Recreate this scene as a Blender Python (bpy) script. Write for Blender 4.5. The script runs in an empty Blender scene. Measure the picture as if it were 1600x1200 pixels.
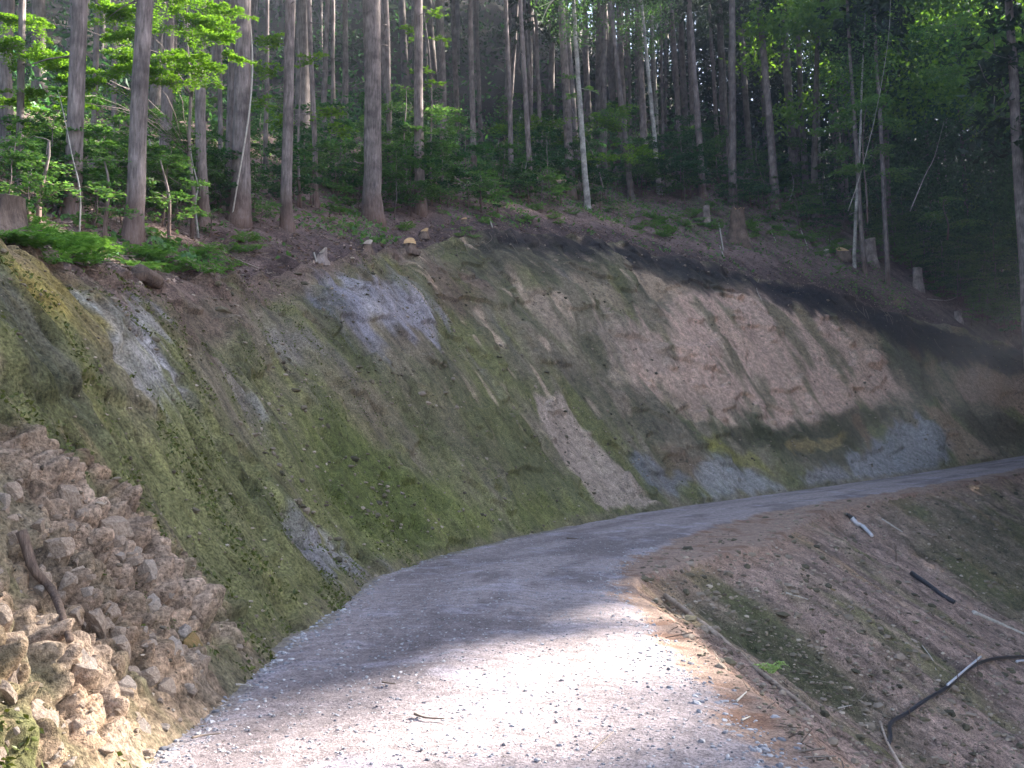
import bpy, math, random
import numpy as np
from mathutils import Vector, Matrix
from mathutils.bvhtree import BVHTree

# ---------------------------------------------------------------- camera, sky, sun
sc = bpy.context.scene
COL = sc.collection
R = math.radians
EYE = Vector((0, 0, 1.6))
FPX, HOR = 1556.0, 740.0
PITCH = math.atan((HOR-600)/FPX)
cam_d = bpy.data.cameras.new("camera"); cam = bpy.data.objects.new("camera", cam_d); COL.objects.link(cam)
cam.location = EYE; cam.rotation_euler = (R(90)+PITCH, 0, 0)
cam_d.sensor_width = 36; cam_d.lens = 36*FPX/1600; cam_d.clip_end = 1000; cam_d.clip_start = 0.05
sc.camera = cam
SUN_AZ, SUN_EL = 62.0, 29.5
SUNV = np.array([math.sin(R(SUN_AZ))*math.cos(R(SUN_EL)), math.cos(R(SUN_AZ))*math.cos(R(SUN_EL)), math.sin(R(SUN_EL))])
w = bpy.data.worlds.new("World"); sc.world = w; w.use_nodes = True
nt = w.node_tree; bg = nt.nodes['Background']
sky = nt.nodes.new('ShaderNodeTexSky'); sky.sky_type = 'NISHITA'; sky.sun_disc = False
sky.sun_elevation = R(SUN_EL); sky.sun_rotation = R(SUN_AZ); sky.dust_density = 2.0
nt.links.new(sky.outputs[0], bg.inputs[0]); bg.inputs[1].default_value = 0.05
sun_d = bpy.data.lights.new("sun", 'SUN'); sun_d.energy = 5.0; sun_d.angle = R(1.5); sun_d.color = (1.0, 0.93, 0.82)
sun = bpy.data.objects.new("sun", sun_d); COL.objects.link(sun)
sun.rotation_euler = Vector(SUNV).to_track_quat('Z', 'Y').to_euler()
sc.view_settings.view_transform = 'Standard'; sc.view_settings.look = 'None'
sc.view_settings.exposure = 3.52; sc.view_settings.gamma = 1
sc.render.filter_size = 2.0
sc.cycles.max_bounces = 6; sc.cycles.diffuse_bounces = 4; sc.cycles.transparent_max_bounces = 8
sc.cycles.volume_bounces = 0
sc.cycles.use_denoising = True

rng = np.random.default_rng(7); random.seed(7)

# ---------------------------------------------------------------- noise
def _h(ix, iy, iz, seed):
    n = (ix*374761393 + iy*668265263 + iz*2147483647 + seed*974634777) & 0xFFFFFFFF
    n = ((n ^ (n >> 13))*1274126177) & 0xFFFFFFFF
    n = ((n ^ (n >> 16))*2246822519) & 0xFFFFFFFF
    return ((n ^ (n >> 15)) & 0xFFFFFF)/float(0xFFFFFF)
def vnoise(x, y, seed=0):
    x = np.asarray(x, float); y = np.asarray(y, float)
    ix = np.floor(x).astype(np.int64); iy = np.floor(y).astype(np.int64)
    fx = x-ix; fy = y-iy; fx = fx*fx*(3-2*fx); fy = fy*fy*(3-2*fy)
    a = _h(ix, iy, 0, seed); b = _h(ix+1, iy, 0, seed); c = _h(ix, iy+1, 0, seed); d = _h(ix+1, iy+1, 0, seed)
    return (a*(1-fx)+b*fx)*(1-fy)+(c*(1-fx)+d*fx)*fy
def fbm(x, y, oct=4, seed=0, gain=0.5):
    s = 0; a = 1; t = 0; step = None
    x = np.asarray(x, float); y = np.asarray(y, float)
    if x.ndim == 2 and x.shape[0] == globals().get('NS', -1):      # fade octaves finer than the mesh can carry
        c = x.shape[1]//2; step = np.hypot(np.gradient(x[:, c]), np.gradient(y[:, c]))[:, None]
    ca, sa = math.cos(.6), math.sin(.6)
    for k in range(oct):
        wk = 1. if step is None else np.clip(1.5-2.2*step*2.03**k, 0, 1)
        s = s+a*((vnoise(x, y, seed+k*17)-.5)*wk+.5); t += a
        x, y = (x*ca-y*sa)*2.03+7.1, (x*sa+y*ca)*2.03+3.3; a *= gain
    return s/t*2-1
def worley(x, y, seed=0):
    ix = np.floor(x).astype(np.int64); iy = np.floor(y).astype(np.int64)
    f1 = np.full(x.shape, 9.); f2 = np.full(x.shape, 9.); cid = np.zeros(x.shape)
    for i in (-1, 0, 1):
        for j in (-1, 0, 1):
            px = ix+i+_h(ix+i, iy+j, 1, seed); py = iy+j+_h(ix+i, iy+j, 2, seed)
            d = np.hypot(px-x, py-y); v = _h(ix+i, iy+j, 3, seed)
            m = d < f1; f2 = np.where(m, f1, np.minimum(f2, d)); cid = np.where(m, v, cid); f1 = np.where(m, d, f1)
    return f1, f2, cid
def sstep(a, b, x): t = np.clip((x-a)/(b-a), 0, 1); return t*t*(3-2*t)
def lin(r, g, b, k=1.0): return np.array([((c/255+.055)/1.055)**2.4 if c > 10 else c/255/12.92 for c in (r, g, b)])*k
def mixc(c, col, m): return c*(1-m[..., None])+np.asarray(col)*m[..., None]

# ---------------------------------------------------------------- materials
def mat_new(name):
    m = bpy.data.materials.new(name); m.use_nodes = True
    n = m.node_tree; return m, n, n.nodes['Principled BSDF']
def terrain_mat(name, fine=38., amp=.45, bump=.6, bdist=.03, stone=.0, rough=.95):
    m, n, p = mat_new(name); L = n.links.new; N = n.nodes.new
    at = N('ShaderNodeAttribute'); at.attribute_name = 'Col'
    tc = N('ShaderNodeTexCoord')
    n1 = N('ShaderNodeTexNoise'); n1.inputs['Scale'].default_value = fine; n1.inputs['Detail'].default_value = 5; n1.inputs['Roughness'].default_value = .7
    n2 = N('ShaderNodeTexNoise'); n2.inputs['Scale'].default_value = fine*.17; n2.inputs['Detail'].default_value = 6; n2.inputs['Roughness'].default_value = .65
    vo = N('ShaderNodeTexVoronoi'); vo.inputs['Scale'].default_value = fine*.55
    for x in (n1, n2, vo): L(tc.outputs['Object'], x.inputs['Vector'])
    r1 = N('ShaderNodeMapRange'); r1.inputs[1].default_value = .3; r1.inputs[2].default_value = .7; r1.inputs[3].default_value = 1-amp; r1.inputs[4].default_value = 1+amp
    L(n1.outputs['Fac'], r1.inputs[0])
    r2 = N('ShaderNodeMapRange'); r2.inputs[1].default_value = .3; r2.inputs[2].default_value = .7; r2.inputs[3].default_value = 1-amp*.6; r2.inputs[4].default_value = 1+amp*.6
    L(n2.outputs['Fac'], r2.inputs[0])
    mu = N('ShaderNodeMath'); mu.operation = 'MULTIPLY'; L(r1.outputs[0], mu.inputs[0]); L(r2.outputs[0], mu.inputs[1])
    vm = N('ShaderNodeVectorMath'); vm.operation = 'SCALE'; L(at.outputs['Color'], vm.inputs[0]); L(mu.outputs[0], vm.inputs['Scale'])
    # scattered pale crumbs and chips
    sp = N('ShaderNodeMapRange'); sp.inputs[1].default_value = .10; sp.inputs[2].default_value = .18; sp.inputs[3].default_value = 1; sp.inputs[4].default_value = 0
    L(vo.outputs['Distance'], sp.inputs[0])
    sx = N('ShaderNodeSeparateColor'); L(vo.outputs['Color'], sx.inputs[0])
    gt = N('ShaderNodeMath'); gt.operation = 'GREATER_THAN'; gt.inputs[1].default_value = 1-stone; L(sx.outputs[0], gt.inputs[0])
    g2 = N('ShaderNodeMath'); g2.operation = 'MULTIPLY'; L(sp.outputs[0], g2.inputs[0]); L(gt.outputs[0], g2.inputs[1])
    mx = N('ShaderNodeMix'); mx.data_type = 'RGBA'; L(g2.outputs[0], mx.inputs['Factor']); L(vm.outputs[0], mx.inputs['A']); mx.inputs['B'].default_value = (.33, .27, .21, 1)
    L(mx.outputs['Result'], p.inputs['Base Color'])
    p.inputs['Roughness'].default_value = rough; p.inputs['Specular IOR Level'].default_value = .2
    ad = N('ShaderNodeMath'); ad.operation = 'ADD'; L(n1.outputs['Fac'], ad.inputs[0]); L(n2.outputs['Fac'], ad.inputs[1])
    ad2 = N('ShaderNodeMath'); ad2.operation = 'ADD'; L(ad.outputs[0], ad2.inputs[0]); L(g2.outputs[0], ad2.inputs[1])
    b = N('ShaderNodeBump'); b.inputs['Strength'].default_value = bump; b.inputs['Distance'].default_value = bdist
    L(ad2.outputs[0], b.inputs['Height']); L(b.outputs[0], p.inputs['Normal'])
    return m
def leaf_mat(name, c1, c2, trans=.5):
    m, n, p = mat_new(name); L = n.links.new; N = n.nodes.new
    n.nodes.remove(p); out = n.nodes['Material Output']
    g = N('ShaderNodeNewGeometry'); rp = N('ShaderNodeValToRGB')
    rp.color_ramp.elements[0].color = (*c1, 1); rp.color_ramp.elements[1].color = (*c2, 1)
    L(g.outputs['Random Per Island'], rp.inputs[0])
    d = N('ShaderNodeBsdfDiffuse'); t = N('ShaderNodeBsdfTranslucent'); gl = N('ShaderNodeBsdfGlossy'); gl.inputs['Roughness'].default_value = .45
    gl.inputs['Color'].default_value = (.5, .5, .5, 1)
    br = N('ShaderNodeMix'); br.data_type = 'RGBA'; br.blend_type = 'MULTIPLY'; br.inputs['Factor'].default_value = 1; L(rp.outputs[0], br.inputs['A']); br.inputs['B'].default_value = (1.3, 1.25, .6, 1)
    L(rp.outputs[0], d.inputs[0]); L(br.outputs['Result'], t.inputs[0])
    m1 = N('ShaderNodeMixShader'); m1.inputs[0].default_value = trans; L(d.outputs[0], m1.inputs[1]); L(t.outputs[0], m1.inputs[2])
    m2 = N('ShaderNodeMixShader'); m2.inputs[0].default_value = .04; L(m1.outputs[0], m2.inputs[1]); L(gl.outputs[0], m2.inputs[2])
    L(m2.outputs[0], out.inputs[0]); return m
def bark_mat(name, c1, c2, basecol=None, scale=(9, 9, 1.2), bump=.8, basez=1.3):
    m, n, p = mat_new(name); L = n.links.new; N = n.nodes.new
    tc = N('ShaderNodeTexCoord'); mp = N('ShaderNodeMapping'); mp.inputs['Scale'].default_value = scale; L(tc.outputs['Object'], mp.inputs[0])
    a = N('ShaderNodeTexNoise'); a.inputs['Scale'].default_value = 2.2; a.inputs['Detail'].default_value = 7; a.inputs['Roughness'].default_value = .7; L(mp.outputs[0], a.inputs['Vector'])
    b2 = N('ShaderNodeTexNoise'); b2.inputs['Scale'].default_value = 2.2; b2.inputs['Detail'].default_value = 5; L(tc.outputs['Object'], b2.inputs['Vector'])
    rp = N('ShaderNodeValToRGB'); rp.color_ramp.elements[0].position = .3; rp.color_ramp.elements[1].position = .7
    rp.color_ramp.elements[0].color = (*c1, 1); rp.color_ramp.elements[1].color = (*c2, 1); L(a.outputs['Fac'], rp.inputs[0])
    r2 = N('ShaderNodeMapRange'); r2.inputs[1].default_value = .3; r2.inputs[2].default_value = .7; r2.inputs[3].default_value = .5; r2.inputs[4].default_value = 1.5; L(b2.outputs['Fac'], r2.inputs[0])
    vm = N('ShaderNodeVectorMath'); vm.operation = 'SCALE'; L(rp.outputs[0], vm.inputs[0]); L(r2.outputs[0], vm.inputs['Scale'])
    src = vm.outputs[0]
    if basecol:
        sx = N('ShaderNodeSeparateXYZ'); L(tc.outputs['Object'], sx.inputs[0])
        mr = N('ShaderNodeMapRange'); mr.inputs[1].default_value = .1; mr.inputs[2].default_value = basez; mr.inputs[3].default_value = .5; mr.inputs[4].default_value = 0; L(sx.outputs[2], mr.inputs[0])
        mx = N('ShaderNodeMix'); mx.data_type = 'RGBA'; L(mr.outputs[0], mx.inputs['Factor']); L(src, mx.inputs['A']); mx.inputs['B'].default_value = (*basecol, 1); src = mx.outputs['Result']
    L(src, p.inputs['Base Color']); p.inputs['Roughness'].default_value = .9; p.inputs['Specular IOR Level'].default_value = .2
    b = N('ShaderNodeBump'); b.inputs['Strength'].default_value = bump; b.inputs['Distance'].default_value = .035; L(a.outputs['Fac'], b.inputs['Height']); L(b.outputs[0], p.inputs['Normal'])
    return m
def noise_mat(name, c1, c2, scale=20., bump=.5, rough=.9, dist=.01):
    m, n, p = mat_new(name); L = n.links.new; N = n.nodes.new
    tc = N('ShaderNodeTexCoord'); a = N('ShaderNodeTexNoise'); a.inputs['Scale'].default_value = scale; a.inputs['Detail'].default_value = 6; a.inputs['Roughness'].default_value = .7
    L(tc.outputs['Object'], a.inputs['Vector'])
    rp = N('ShaderNodeValToRGB'); rp.color_ramp.elements[0].position = .32; rp.color_ramp.elements[1].position = .68
    rp.color_ramp.elements[0].color = (*c1, 1); rp.color_ramp.elements[1].color = (*c2, 1); L(a.outputs['Fac'], rp.inputs[0]); L(rp.outputs[0], p.inputs['Base Color'])
    p.inputs['Roughness'].default_value = rough; p.inputs['Specular IOR Level'].default_value = .25
    b = N('ShaderNodeBump'); b.inputs['Strength'].default_value = bump; b.inputs['Distance'].default_value = dist; L(a.outputs['Fac'], b.inputs['Height']); L(b.outputs[0], p.inputs['Normal'])
    return m
def stone_mat(name, cols, scale=8.):
    m, n, p = mat_new(name); L = n.links.new; N = n.nodes.new
    g = N('ShaderNodeNewGeometry'); rp = N('ShaderNodeValToRGB')
    e = rp.color_ramp.elements; e[0].color = (*cols[0], 1); e[1].color = (*cols[-1], 1)
    for i, c in enumerate(cols[1:-1]): x = e.new((i+1)/(len(cols)-1)); x.color = (*c, 1)
    L(g.outputs['Random Per Island'], rp.inputs[0]); L(rp.outputs[0], p.inputs['Base Color']); p.inputs['Roughness'].default_value = .9
    return m
M = {}
M['bank'] = terrain_mat('bank_soil', 30, .75, 1.0, .05, .10)
M['floor'] = terrain_mat('forest_litter', 22, .8, .9, .06, .08)
M['fill'] = terrain_mat('fill_soil', 34, .8, 1.0, .045, .14)
M['gravel'] = terrain_mat('gravel_surface', 48, .6, 1.0, .025, .16)
M['cedar'] = bark_mat('cedar_bark', (.065, .052, .050), (.27, .225, .22), (.15, .075, .05))
M['pale'] = bark_mat('pale_bark', (.19, .18, .17), (.42, .40, .38), None, (6, 6, 4), .3)
M['far_bark'] = bark_mat('far_bark', (.07, .056, .052), (.21, .18, .175))
M['dead'] = noise_mat('dead_wood', (.30, .27, .24), (.55, .50, .45), 14, .3)
M['stump'] = bark_mat('stump_bark', (.07, .048, .04), (.22, .16, .13), None, (14, 14, 2), 1.0)
M['stump_grey'] = bark_mat('stump_bark_grey', (.15, .12, .115), (.40, .33, .31), None, (14, 14, 2), 1.0)
M['cutwood'] = noise_mat('cut_wood', (.42, .24, .11), (.68, .45, .25), 9, .2)
M['cutwood_grey'] = noise_mat('weathered_cut_wood', (.30, .22, .17), (.55, .45, .38), 9, .2)
M['rock'] = noise_mat('tan_rock', (.17, .12, .085), (.40, .32, .26), 7, .7, .85, .02)
M['rock2'] = noise_mat('grey_rock', (.19, .155, .13), (.42, .35, .30), 9, .6, .85, .02)
M['mossrock'] = noise_mat('mossy_rock', (.10, .095, .03), (.33, .19, .09), 6, .7, .9, .02)
M['pipe'] = noise_mat('black_pipe', (.015, .015, .02), (.05, .05, .06), 30, .1, .35)
M['pipe_w'] = noise_mat('pale_sleeve', (.35, .37, .42), (.62, .60, .64), 30, .1, .5)
M['gstone'] = stone_mat('gravel_stones', [(.10, .10, .12), (.24, .24, .27), (.33, .32, .34), (.44, .43, .45)])
M['cstone'] = stone_mat('soil_crumbs', [(.06, .045, .03), (.14, .11, .08), (.25, .20, .15), (.42, .35, .28)])
M['twig'] = stone_mat('twigs', [(.07, .05, .04), (.16, .12, .095), (.30, .25, .21)])
M['leaf_dark'] = leaf_mat('cedar_foliage', (.010, .026, .012), (.03, .06, .022), .25)
M['leaf_bright'] = leaf_mat('maple_leaves', (.07, .17, .02), (.16, .30, .04), .5)
M['leaf_mid'] = leaf_mat('understory_leaves', (.04, .115, .038), (.11, .235, .065), .4)
M['leaf_lightened'] = leaf_mat('lightened_leaves', (.065, .17, .06), (.16, .30, .10), .45)  # understory green raised in colour to stand in for missing light
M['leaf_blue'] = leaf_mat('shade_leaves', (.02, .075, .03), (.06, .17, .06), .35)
M['fern'] = leaf_mat('fern_green', (.08, .20, .04), (.18, .36, .09), .4)
M['moss'] = leaf_mat('moss_tufts', (.05, .065, .015), (.13, .15, .04), .2)
M['litter'] = leaf_mat('dry_leaf_litter', (.05, .032, .026), (.46, .34, .29), .1)

# ---------------------------------------------------------------- mesh helpers
def mesh_np(name, V, F, mat, parent=None, smooth=False, link=True):
    """V (n,3); F (m,k) index array or list of such arrays"""
    me = bpy.data.meshes.new(name)
    Fs = F if isinstance(F, list) else [F]
    Fs = [np.asarray(f, np.int32) for f in Fs if len(f)]
    me.vertices.add(len(V)); me.vertices.foreach_set('co', np.asarray(V, np.float32).ravel())
    nl = sum(f.size for f in Fs); npz = sum(len(f) for f in Fs)
    me.loops.add(nl); me.loops.foreach_set('vertex_index', np.concatenate([f.ravel() for f in Fs]))
    me.polygons.add(npz); tot = np.concatenate([np.full(len(f), f.shape[1], np.int32) for f in Fs])
    st = np.concatenate([[0], np.cumsum(tot)[:-1]]).astype(np.int32)
    me.polygons.foreach_set('loop_start', st); me.polygons.foreach_set('loop_total', tot)
    me.update(calc_edges=True)
    me.polygons.foreach_set('use_smooth', np.full(npz, smooth))
    me.materials.append(mat)
    o = bpy.data.objects.new(name, me)
    if link: COL.objects.link(o)
    if parent: o.parent = parent
    return o
def set_col(o, C):
    a = o.data.color_attributes.new('Col', 'FLOAT_COLOR', 'POINT')
    C4 = np.ones((len(C), 4), np.float32); C4[:, :3] = C
    a.data.foreach_set('color', C4.ravel())
def grid_faces(nr, nc):
    i = np.arange((nr-1)*(nc-1)); r = i//(nc-1); c = i % (nc-1); a = r*nc+c
    return np.stack([a, a+1, a+nc+1, a+nc], 1)
def tag(o, label=None, cat=None, group=None, kind=None):
    if label: o['label'] = label
    if cat: o['category'] = cat
    if group: o['group'] = group
    if kind: o['kind'] = kind
    return o
def empty(name, loc, label=None, cat=None, group=None, rz=0):
    o = bpy.data.objects.new(name, None); COL.objects.link(o); o.location = loc; o.rotation_euler = (0, 0, rz); o.empty_display_size = .2
    return tag(o, label, cat, group)
def copy_tree(o, parent=None):
    c = o.copy(); COL.objects.link(c); c.parent = parent
    for ch in list(o.children): copy_tree(ch, c)
    return c
class Acc:
    def __init__(s): s.V = []; s.F = {}; s.n = 0
    def add(s, V, *Fs):
        for F in Fs: s.F.setdefault(F.shape[1], []).append(np.asarray(F)+s.n)
        s.V.append(np.asarray(V, float)); s.n += len(V)
    def build(s, name, mat, parent=None, smooth=False):
        return mesh_np(name, np.concatenate(s.V), [np.concatenate(f) for f in s.F.values()], mat, parent, smooth)
def tube(P, rad, seg=8, wob=0., seed=0, cap=True):
    P = np.asarray(P, float); n = len(P); rad = np.broadcast_to(np.asarray(rad, float), (n,))
    T = np.gradient(P, axis=0); T /= np.linalg.norm(T, axis=1)[:, None]+1e-9
    ref = np.array([0, 0, 1.]) if abs(T[:, 2]).mean() < .8 else np.array([1., 0, 0])
    A = np.cross(T, ref); A /= np.linalg.norm(A, axis=1)[:, None]+1e-9; B = np.cross(T, A)
    th = np.linspace(0, 2*np.pi, seg, endpoint=False)
    r = rad[:, None]*np.ones((n, seg))
    if wob: 
        q = np.random.default_rng(seed); r = r*(1+wob*(q.random((n, seg))-.5)+wob*(q.random((1, seg))-.5))
    V = P[:, None]+r[..., None]*(np.cos(th)[None, :, None]*A[:, None]+np.sin(th)[None, :, None]*B[:, None])
    V = V.reshape(-1, 3); i = np.arange((n-1)*seg); rr = i//seg; c = i % seg; a = rr*seg+c; b = rr*seg+(c+1) % seg
    F = np.stack([a, b, b+seg, a+seg], 1)
    if not cap: return V, [F]
    V = np.vstack([V, P[0], P[-1]]); k = np.arange(seg); k2 = (k+1) % seg
    F3 = np.vstack([np.stack([np.full(seg, n*seg), k2, k], 1), np.stack([np.full(seg, n*seg+1), (n-1)*seg+k, (n-1)*seg+k2], 1)])
    return V, [F, F3]
def leaves(C, Nrm, D, L, W):
    """rhombic leaves: centres C, normals Nrm, directions D, lengths L, widths W"""
    D = D-Nrm*(D*Nrm).sum(1)[:, None]; D /= np.linalg.norm(D, axis=1)[:, None]+1e-9
    S = np.cross(Nrm, D); L = np.broadcast_to(L, (len(C),))[:, None]; W = np.broadcast_to(W, (len(C),))[:, None]
    V = np.stack([C-D*L/2, C+S*W/2-Nrm*W*.12, C+D*L/2, C-S*W/2-Nrm*W*.12], 1).reshape(-1, 3)
    F = np.arange(len(C)*4).reshape(-1, 4); return V, F
def rdir(n, q, up=0.):
    v = q.normal(size=(n, 3)); v[:, 2] += up; v /= np.linalg.norm(v, axis=1)[:, None]; return v
_ico = None
def ico():
    t = (1+5**.5)/2
    V = np.array([[-1, t, 0], [1, t, 0], [-1, -t, 0], [1, -t, 0], [0, -1, t], [0, 1, t], [0, -1, -t], [0, 1, -t], [t, 0, -1], [t, 0, 1], [-t, 0, -1], [-t, 0, 1]])
    V /= np.linalg.norm(V[0])
    F = np.array([[0, 11, 5], [0, 5, 1], [0, 1, 7], [0, 7, 10], [0, 10, 11], [1, 5, 9], [5, 11, 4], [11, 10, 2], [10, 7, 6], [7, 1, 8], [3, 9, 4], [3, 4, 2], [3, 2, 6], [3, 6, 8], [3, 8, 9], [4, 9, 5], [2, 4, 11], [6, 2, 10], [8, 6, 7], [9, 8, 1]])
    return V, F
def octa_stones(P, S, q, flat=.6):
    """many small irregular stones at P with sizes S"""
    V0, F0 = ico(); n = len(P); k = len(V0)
    sc3 = (.6+.8*q.random((n, 1, 3)))*np.array([1, 1, flat])
    V = V0[None]*(1+.5*(q.random((n, k, 1))-.5))*sc3
    a = q.random(n)*6.28; ca, sa = np.cos(a)[:, None], np.sin(a)[:, None]
    X = V[..., 0]*ca-V[..., 1]*sa; Y = V[..., 0]*sa+V[..., 1]*ca; V = np.stack([X, Y, V[..., 2]], -1)
    V = V*S[:, None, None]+P[:, None]
    F = (F0[None]+(np.arange(n)*k)[:, None, None]).reshape(-1, 3)
    return V.reshape(-1, 3), F

# ---------------------------------------------------------------- stations along the inner edge of the road
ST = np.array([ # X, Y, Z, cut height, cut run, shoulder
 (-2.1, -14, 0, 4.0, 3.5, .45), (-2.0, 0, 0, 3.9, 3.4, .45), (-2.12, 5.4, 0, 3.9, 3.4, .42), (-2.2, 8.6, 0, 4.0, 3.4, .42), (-2.2, 12.1, 0, 4.15, 3.4, .40),
 (-2.05, 16.1, 0, 4.75, 3.9, .35), (-1.28, 19.9, .02, 5.8, 4.7, 1.1), (.36, 24.2, .13, 7.15, 5.6, 2.0), (2.86, 29.3, .31, 8.85, 7.3, 1.8),
 (6.1, 34, .55, 10.7, 8.5, 1.2), (9.8, 38, .82, 11.3, 8.5, .9), (13.3, 41.5, 1.12, 10.8, 8.0, .8), (17.4, 45, 1.5, 10.3, 7.6, .7), (21.8, 48.5, 1.97, 9.6, 7.0, .7),
 (26.7, 52, 2.54, 8.0, 6.0, .7), (31.7, 55.4, 3.0, 6.5, 5.0, .7), (37, 58.5, 3.5, 5.6, 4.2, .7), (60, 69, 5.2, 5.0, 4.2, .7), (110, 86, 8, 5, 4.2, .7), (190, 105, 12, 5, 4.2, .7)])
def stations():
    seg = np.hypot(*np.diff(ST[:, :2], axis=0).T); T = np.concatenate([[0], np.cumsum(seg)])
    def cr(t):
        i = np.clip(np.searchsorted(T, t, side='right')-1, 0, len(T)-2); h = T[i+1]-T[i]; u = ((t-T[i])/h)[:, None]
        m = np.gradient(ST, T, axis=0); a, b = ST[i], ST[i+1]; ma, mb = m[i]*h[:, None], m[i+1]*h[:, None]
        return (2*u**3-3*u**2+1)*a+(u**3-2*u**2+u)*ma+(-2*u**3+3*u**2)*b+(u**3-u**2)*mb
    ts = [0.]; 
    while ts[-1] < T[-1]:
        p = cr(np.array([ts[-1]]))[0]; d = max(4.5, math.hypot(p[0], p[1])); 
        if p[1] < 2: d = max(d, 14)
        if p[0] > .6*max(p[1],1)+3: d *= 3
        ts.append(ts[-1]+d/400)
    ts = np.array(ts); return ts, cr(ts)
S_, P_ = stations()
tang = np.gradient(P_[:, :2], S_, axis=0)
hd = np.arctan2(tang[:, 0], tang[:, 1])
fine_s = np.arange(0, S_[-1], .25); hf = np.interp(fine_s, S_, hd); ker = np.exp(-np.linspace(-2, 2, 41)**2); ker /= ker.sum()
hf = np.convolve(np.pad(hf, 20, mode='edge'), ker, 'valid'); hd = np.interp(S_, fine_s, hf)
NL = np.stack([-np.cos(hd), np.sin(hd)], 1)     # uphill (left) normal
NS = len(S_); toe = P_[:, :3]; Hc, Wc, SH = P_[:, 3], P_[:, 4], P_[:, 5]
RW = 3.6
print("stations", NS)
pmap = lambda X, Y, Z: (800+X/Y*FPX, HOR-(Z-1.6)/Y*FPX)

# ---------------------------------------------------------------- cut bank
NV = 300
v = np.linspace(-.045, 1, NV)[None, :]; s2 = S_[:, None]
prof_h = v                                  # horizontal run
prof_z = v + .035*np.sin(v*np.pi*1.0) - .03*np.sin(v*np.pi*2)
Lf = np.hypot(Hc, Wc)[:, None]
tt = v*Lf                                   # metres up the slope
bx = toe[:, 0:1]+NL[:, 0:1]*Wc[:, None]*prof_h
by = toe[:, 1:2]+NL[:, 1:2]*Wc[:, None]*prof_h
bz = toe[:, 2:3]+Hc[:, None]*prof_z
SS = s2+0*v
dS = np.gradient(S_)[:, None]
def lp(f): return np.clip(1.4-f*dS*2.2, 0, 1)   # leave out detail finer than the mesh
# normal of the face
fn = np.stack([-NL[:, 0]*Hc, -NL[:, 1]*Hc, Wc], 1); fn /= np.linalg.norm(fn, axis=1)[:, None]
base_bank = np.stack([bx, by, bz], -1)
bvh0 = BVHTree.FromPolygons([tuple(p) for p in base_bank[::6, ::10].reshape(-1, 3)], grid_faces(len(range(0, NS, 6)), len(range(0, NV, 10))).tolist())
CR = Matrix.Rotation(R(90)+PITCH, 3, 'X')
def ray(px, py):
    # pixel row is measured in the tilted image; turn it into a true direction
    d = CR @ Vector(((px-800)/FPX, (600-py)/FPX, -1)); return d.normalized()
bsub = base_bank[::6, ::10]; s_sub = SS[::6, ::10]; t_sub = tt[::6, ::10]
def st_of(px, py):
    """a point seen on the bank, as metres along the road and metres up the face"""
    h = bvh0.ray_cast(EYE, ray(px, py))[0]; over = 0
    while h is None and over < 26: over += 1; h = bvh0.ray_cast(EYE, ray(px, py+over*5))[0]
    if h is None: return None
    if over:
        d = ((bsub-np.array(h))**2).sum(-1); i = np.unravel_index(d.argmin(), d.shape); return s_sub[i], t_sub[i]+.15+over*.12
    d = ((bsub-np.array(h))**2).sum(-1); i = np.unravel_index(d.argmin(), d.shape)
    return s_sub[i], t_sub[i]
def sdf_poly(x, y, poly):
    poly = np.asarray(poly, float); d = np.full(x.shape, 1e9); ins = np.zeros(x.shape, bool)
    n = len(poly)
    for i in range(n):
        a, b = poly[i], poly[(i+1) % n]; e = b-a; wx, wy = x-a[0], y-a[1]
        k = np.clip((wx*e[0]+wy*e[1])/(e@e+1e-9), 0, 1); d = np.minimum(d, np.hypot(wx-e[0]*k, wy-e[1]*k))
        c = (a[1] > y) != (b[1] > y); 
        with np.errstate(divide='ignore', invalid='ignore'): xi = (b[0]-a[0])*(y-a[1])/(b[1]-a[1]+1e-12)+a[0]
        ins ^= c & (x < xi)
    return np.where(ins, -d, d)
streak = lambda f, g, sd, oc=4: fbm(SS*f, tt*g, oc, sd)
wob_s = SS+.35*fbm(SS*1.1, tt*.7, 4, 91)+.12*fbm(SS*5, tt*2.5, 3, 92)
wob_t = tt+.5*fbm(SS*.9, tt*.9, 4, 93)+.15*fbm(SS*4, tt*4, 3, 94)
def patch(pix, soft=.35, br=.5):
    q = [st_of(*p) for p in pix]; q = [p for p in q if p]
    if len(q) < 3: print('patch lost', pix[0]); return np.zeros(SS.shape)
    d = sdf_poly(wob_s, wob_t, q)
    d = d+br*soft*streak(3.2, 1.0, 55)*1.6+br*soft*streak(11, 3, 57)
    return 1-sstep(-soft, soft*.6, d)
# displacement
rocky = patch([(-60, 680), (40, 700), (150, 790), (240, 860), (310, 950), (335, 1090), (215, 1195), (60, 1400), (-200, 1400)], .8, 1.1)
f1, f2, cid = worley(SS*2.6+.8*fbm(SS*2, tt*2, 3, 31), tt*2.0+.8*fbm(SS*2, tt*2, 3, 32), 5)
g1, g2, gid = worley(SS*8, tt*6.5, 8)
amp = np.interp(S_, [0, 25, 60], [1, 1, 1.5])[:, None]
tanm = patch([(1055, 452), (1180, 440), (1290, 480), (1380, 560), (1430, 610), (1380, 640), (1290, 662), (1200, 668), (1080, 652), (1015, 622), (970, 560), (960, 520), (1040, 500)], .8, 1.3)
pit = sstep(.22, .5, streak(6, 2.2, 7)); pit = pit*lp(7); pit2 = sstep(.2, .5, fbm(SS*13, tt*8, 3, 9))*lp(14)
disp = .22*fbm(SS*.35, tt*.3, 3, 1)+.12*streak(1.1, .35, 2)+.06*streak(2.2, .9, 6, 3)*lp(3)+.085*streak(4.2, 1.3, 3, 4)*lp(6)+.045*fbm(SS*14, tt*9, 4, 4)*lp(18)-.07*pit-.035*pit2
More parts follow.
